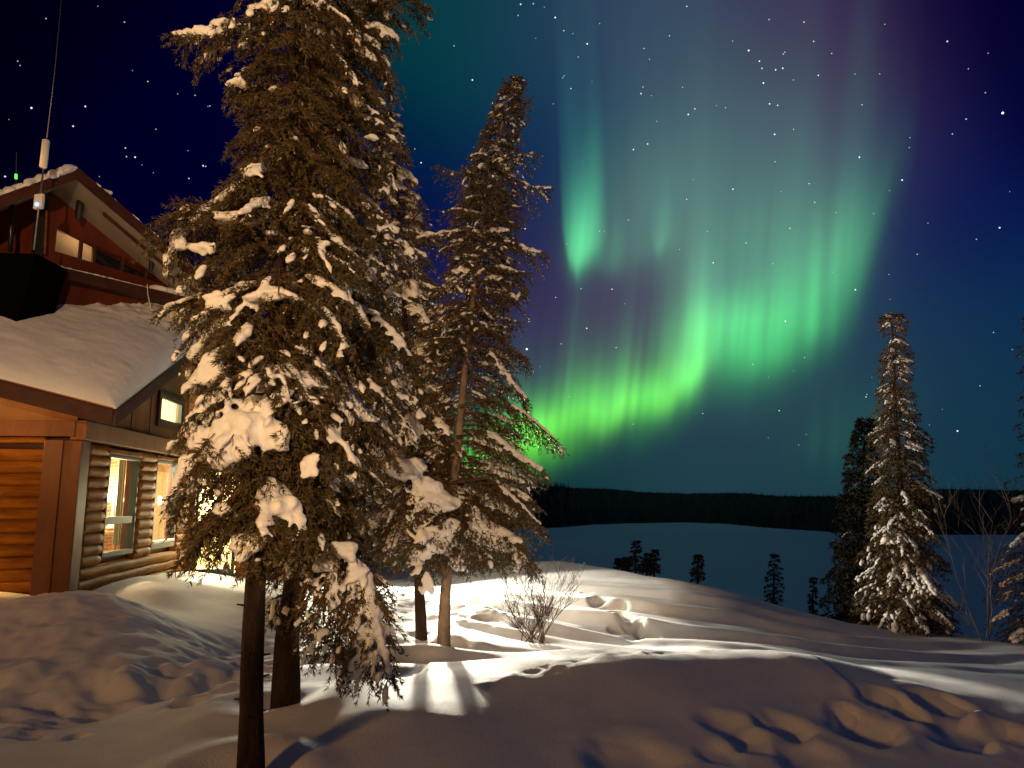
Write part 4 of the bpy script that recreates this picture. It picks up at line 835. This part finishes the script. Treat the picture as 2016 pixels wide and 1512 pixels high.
# 3: spruce right behind, with the ragged right flank
Y3 = 8.9
spruce('spruce_tree', 'spruce behind the two front ones with a big round snow cap on its lowest bough',
       [pp(832, 1265, Y3), pp(826, 1180, Y3), pp(820, 1000, Y3), pp(800, 700, Y3), pp(790, 480, Y3), pp(770, 250, Y3), pp(760, 140, Y3)], .062,
       [(1.05, .4, .5, .4), (1.25, .6, .9, .6), (1.4, .8, 1.25, .9), (2.0, .8, .85, .9), (2.8, .8, .55, .8), (3.4, .7, .5, .7), (4.2, .6, .42, .6), (5.0, .5, .3, .5), (6.0, .3, .15, .3), (6.6, .05, .05, .05)], 31, 190,
       needle=(.042, .012, 4), snow=1.0, droop=.6, hang=.5, sh_step=.042, tw_step=.052, snowr=.040, dabsize=1.2, voxel=.018, twl=.5,
       big=[clump(852, 1065, 8.2, 52, 50), clump(888, 1035, 8.2, 34, 34), clump(870, 985, 8.2, 60, 36, (1, 0, -.5)), clump(800, 920, 8.2, 70, 40, (1, 0, -.5)), clump(840, 955, 8.2, 50, 34, (1, 0, -.6)), clump(935, 1040, 8.2, 36, 50, (.5, 0, -1)), clump(900, 1110, 8.2, 30, 24), clump(830, 1090, 8.2, 40, 20), clump(840, 1145, 8.2, 20, 40), clump(975, 1055, 8.2, 26, 44, (.5, 0, -1)), clump(760, 890, 8.3, 50, 30)],
       extra=[[pp(820, 880, 8.8), pp(860, 940, 8.4), pp(950, 1040, 8.2), pp(1040, 1110, 8.1)], [pp(805, 560, 8.8), pp(820, 470, 8.8), pp(850, 466, 8.7), pp(885, 462, 8.7)], [pp(800, 520, 8.8), pp(805, 440, 8.7), pp(835, 410, 8.6)], [pp(820, 900, 8.8), pp(780, 880, 8.4), pp(740, 900, 8.3), pp(700, 930, 8.2)]])
# 4: leaning spruce with the bare pale trunk
Y4 = 8.6
spruce('spruce_tree', 'slim leaning spruce with bare pale trunk showing, its right flank against the green aurora',
       [pp(873, 1275, Y4), pp(876, 1180, Y4), pp(893, 960, Y4), pp(912, 760, Y4), pp(930, 600, Y4), pp(950, 460, Y4), pp(968, 320, Y4), pp(992, 230, Y4), pp(1012, 158, Y4)], .065,
       [(1.0, .35, .5, .4), (1.2, .5, 1.0, .6), (1.6, .45, 1.0, .6), (2.3, .42, .78, .5), (2.8, .45, .58, .5), (3.2, .52, .5, .48), (3.8, .60, .50, .48), (4.3, .46, .62, .45), (4.7, .42, .38, .42), (5.1, .48, .48, .40), (5.35, .32, .32, .32), (5.8, .27, .25, .26), (6.15, .20, .21, .2), (6.5, .14, .15, .14), (6.9, .05, .05, .05)], 47, 290, pw=.95,
       needle=(.040, .011, 4), snow=.85, droop=.28, hang=.45, sh_step=.038, tw_step=.045, snowr=.024, dabsize=.9, twl=.55, bark=PBARK, brownf=.45, rise=.06, voxel=.016,
       bare=[(1.75, 3.3, 215, 330), (3.9, 4.3, 240, 300)],
       extra=[[pp(905, 800, 8.5), pp(980, 780, 8.3), pp(1040, 820, 8.2), pp(1104, 876, 8.1)], [pp(900, 860, 8.5), pp(960, 850, 8.2), pp(1020, 900, 8.1), pp(1072, 930, 8.1)], [pp(890, 950, 8.5), pp(960, 940, 8.2), pp(1020, 990, 8.1), pp(1075, 1045, 8.1)],
              [pp(915, 680, 8.6), pp(970, 650, 8.4), pp(1010, 690, 8.3), pp(1036, 706, 8.3)], [pp(925, 690, 8.6), pp(970, 700, 8.4), pp(1010, 760, 8.3), pp(1036, 785, 8.3)], [pp(930, 580, 8.6), pp(980, 560, 8.5), pp(1015, 590, 8.4), pp(1028, 575, 8.4)], [pp(945, 470, 8.6), pp(1000, 470, 8.5), pp(1040, 495, 8.4), pp(1072, 500, 8.4)],
              [pp(965, 330, 8.6), pp(1010, 350, 8.5), pp(1050, 372, 8.5), pp(1076, 370, 8.5)], [pp(968, 330, 8.6), pp(1010, 310, 8.5), pp(1056, 305, 8.5)], [pp(965, 390, 8.6), pp(920, 345, 8.5), pp(862, 330, 8.5)], [pp(1000, 225, 8.6), pp(1025, 215, 8.6), pp(1042, 200, 8.6)], [pp(890, 980, 8.5), pp(950, 1030, 8.2), pp(1010, 1060, 8.1), pp(1060, 1120, 8.1)]])
# 5: right-hand spruce beyond the crest
Y5 = 13.4
spruce('spruce_tree', 'narrow spruce dotted with snow tufts at the right, just beyond the snow bank',
       [pp(1782, 1262, Y5), pp(1775, 1000, Y5), pp(1762, 800, Y5), pp(1760, 700, Y5), pp(1754, 618, Y5)], .09,
       [(.05, .8, .85, .7), (.6, .95, .82, .85), (1.4, .75, .66, .75), (2.2, .62, .58, .65), (3.0, .52, .55, .55), (3.6, .45, .55, .5), (4.1, .36, .33, .38), (4.6, .22, .22, .25), (5.0, .22, .33, .25), (5.3, .20, .24, .22), (5.75, .14, .20, .18), (5.95, .08, .12, .1)], 53, 260,
       needle=(.055, .017, 4), snow=1.0, droop=.5, hang=.8, sh_step=.06, tw_step=.07, snowr=.036, dabsize=1.7, dabs=.45, voxel=None, brownf=.6, padp=(.55, .33, .10, .02))
spruce('spruce_tree', 'dark snowless spruce close behind the left flank of the snow-dotted right-hand spruce',
       [pp(1690, 1260, 15.2), pp(1695, 1000, 15.2), pp(1703, 825, 15.2)], .08,
       [(0, .75, .5, .6), (1.2, .6, .5, .6), (2.4, .45, .4, .4), (3.4, .34, .3, .3), (4.1, .18, .15, .15), (4.5, .05, .05, .05)], 59, 230,
       needle=(.075, .028, 4), snow=.12, droop=.4, hang=.7, sh_step=.08, tw_step=.09, snowr=.03, dabs=.06, padp=(.97, .03, 0, 0), voxel=None, mats=[LEAFD, LEAFD])
spruce('spruce_tree', 'shadowy spruce cut by the right edge of the view beside the bare saplings',
       [pp(2075, 1290, 12.6), pp(2065, 1000, 12.6), pp(2040, 620, 12.6)], .09,
       [(.3, .9, .9, .8), (1.2, 1.0, .8, .8), (2.4, .75, .6, .6), (3.2, .42, .6, .5), (4.0, .32, .4, .4), (5.0, .26, .3, .3), (6.0, .08, .05, .05)], 61, 120,
       needle=(.05, .015, 3), snow=.8, droop=.35, hang=.6, sh_step=.07, tw_step=.08, snowr=.04, dabs=.18, dabsize=1.8, padp=(.75, .2, .05, 0), voxel=None, brownf=.7)
# small black spruces down the far side of the bank
def far_spruce(name, label, x, ytop, ybot, Y, wpx, seed, nb=40):
    k = Y / FPX; h = (ybot - ytop) * k
    return spruce(name, label, [pp(x, ybot + 40, Y), pp(x, (ybot + ytop) / 2, Y), pp(x + 2, ytop, Y)], .05,
        [(40 * k + .0, wpx * k * .5, wpx * k * .5, wpx * k * .5), (40 * k + h * .5, wpx * k * .38, wpx * k * .42, wpx * k * .4), (40 * k + h * .75, wpx * k * .2, wpx * k * .34, wpx * k * .3), (40 * k + h, wpx * k * .06, wpx * k * .06, .02)], seed, nb,
        needle=(.06, .02, 3), snow=0, droop=.3, hang=.3, sh_step=.05, tw_step=.06, twl=.3, tmin=.02, snowr=.0, dabs=0, voxel=None, mats=[LEAFD, LEAFD], group='small black spruces on the lake side of the snow bank', bark=LEAFD)
FS = [('tallest black spruce of the tight cluster over the near end of the lake', 1251, 1066, 1125, 24, 26, 71), ('leaning black spruce at the right of the tight cluster above the snow crest', 1288, 1083, 1128, 24, 16, 72),
      ('thin black spruce in the middle of the tight cluster above the snow crest', 1273, 1090, 1126, 25, 14, 73), ('stubby black spruce tucked against the left of the tight cluster', 1231, 1098, 1122, 24, 14, 74), ('tiny black spruce standing apart at the far left of the cluster', 1216, 1100, 1118, 25, 7, 75),
      ('lone small black spruce halfway along the snow crest', 1373, 1093, 1140, 23, 24, 76), ('lone larger black spruce with a crooked top before the right of the lake', 1523, 1092, 1190, 21, 36, 77), ('needle-thin dead spruce pole before the lake near the right-hand spruce', 1600, 1138, 1210, 21, 8, 78)]
for (lb, x, a, b, Y, wp, sd_) in FS: far_spruce('small_spruce', lb, x, a, b, Y, wp * .8, sd_, 46 if wp > 12 else 26)
# bare twiggy shrub in the snow and leafless saplings at the right
def bare_bush(name, label, root_pt, stems, mat_, seed, cat, depth=3, group=None, taper=.006, pname=('stem', 'twigs')):
    rs = random.Random(seed); root = empty(name, root_pt); tag(root, label, cat, group); A = MB(); B = MB()
    def grow(p, d, L, r, lev, tgt):
        pts = [p]; q = Vector(p); dv = Vector(d).normalized(); n = 6
        for i in range(n):
            dv = (dv + Vector((rs.uniform(-.14, .14), rs.uniform(-.14, .14), rs.uniform(-.05, .10)))).normalized(); q = q + dv * L / n; pts.append(tuple(q))
            if lev < depth and i > 0:
                for _ in range(2 if lev < 2 else 1):
                    if rs.random() < .8:
                        s = Vector((rs.uniform(-1, 1), rs.uniform(-1, 1), rs.uniform(-.1, .9))).normalized(); grow(tuple(q), tuple((dv * .8 + s * .75)), L * rs.uniform(.28, .5), r * .5, lev + 1, B)
        tgt.tube(pts, [max(.0012, r * (1 - .75 * i / n)) for i in range(n + 1)], 5 if lev == 0 else 3, cap=False)
    for (p, d, L, r) in stems: grow(p, d, L, r, 0, A)
    A.build(pname[0], mat_, root, smooth=True); B.build(pname[1], mat_, root); return root
g0 = gpt(1048, 1258); gb = (g0[0], g0[1], gz(*g0) - .03)
rs_ = random.Random(5)
bare_bush('bare_shrub', 'leafless twiggy shrub poking out of the snow right of the two middle spruces', gb,
          [((gb[0] + rs_.uniform(-.16, .16), gb[1] + rs_.uniform(-.1, .1), gb[2]), (rs_.uniform(-.95, .95), rs_.uniform(-.5, .5), 1), rs_.uniform(.4, .85), .007) for _ in range(22)], TWIG, 4, 'shrub', 2)
SAP = noise_mat('pale_sapling_bark', (.07, .05, .045), (.13, .10, .09), 8, .9, .3, 20)
s0 = pp(1935, 1262, 12.2)
bare_bush('leafless_sapling', 'leafless pale sapling with long forked stems between the right-hand spruce and the view edge', s0,
          [(s0, pp(1850, 930, 12.2) - pp(1935, 1190, 12.2), 2.0, .010), (s0 + [.05, 0, 0], pp(1940, 940, 12.2) - s0, 1.9, .010), (s0 + [.1, 0, 0], pp(1975, 930, 12.2) - s0, 2.0, .010), (s0 + [.1, 0, 0], pp(1990, 1060, 12.2) - s0, 1.4, .009), (s0, pp(1880, 1200, 12.2) - s0, .7, .01)], SAP, 8, 'sapling', 2)
# little dark ball of brush by the shrub
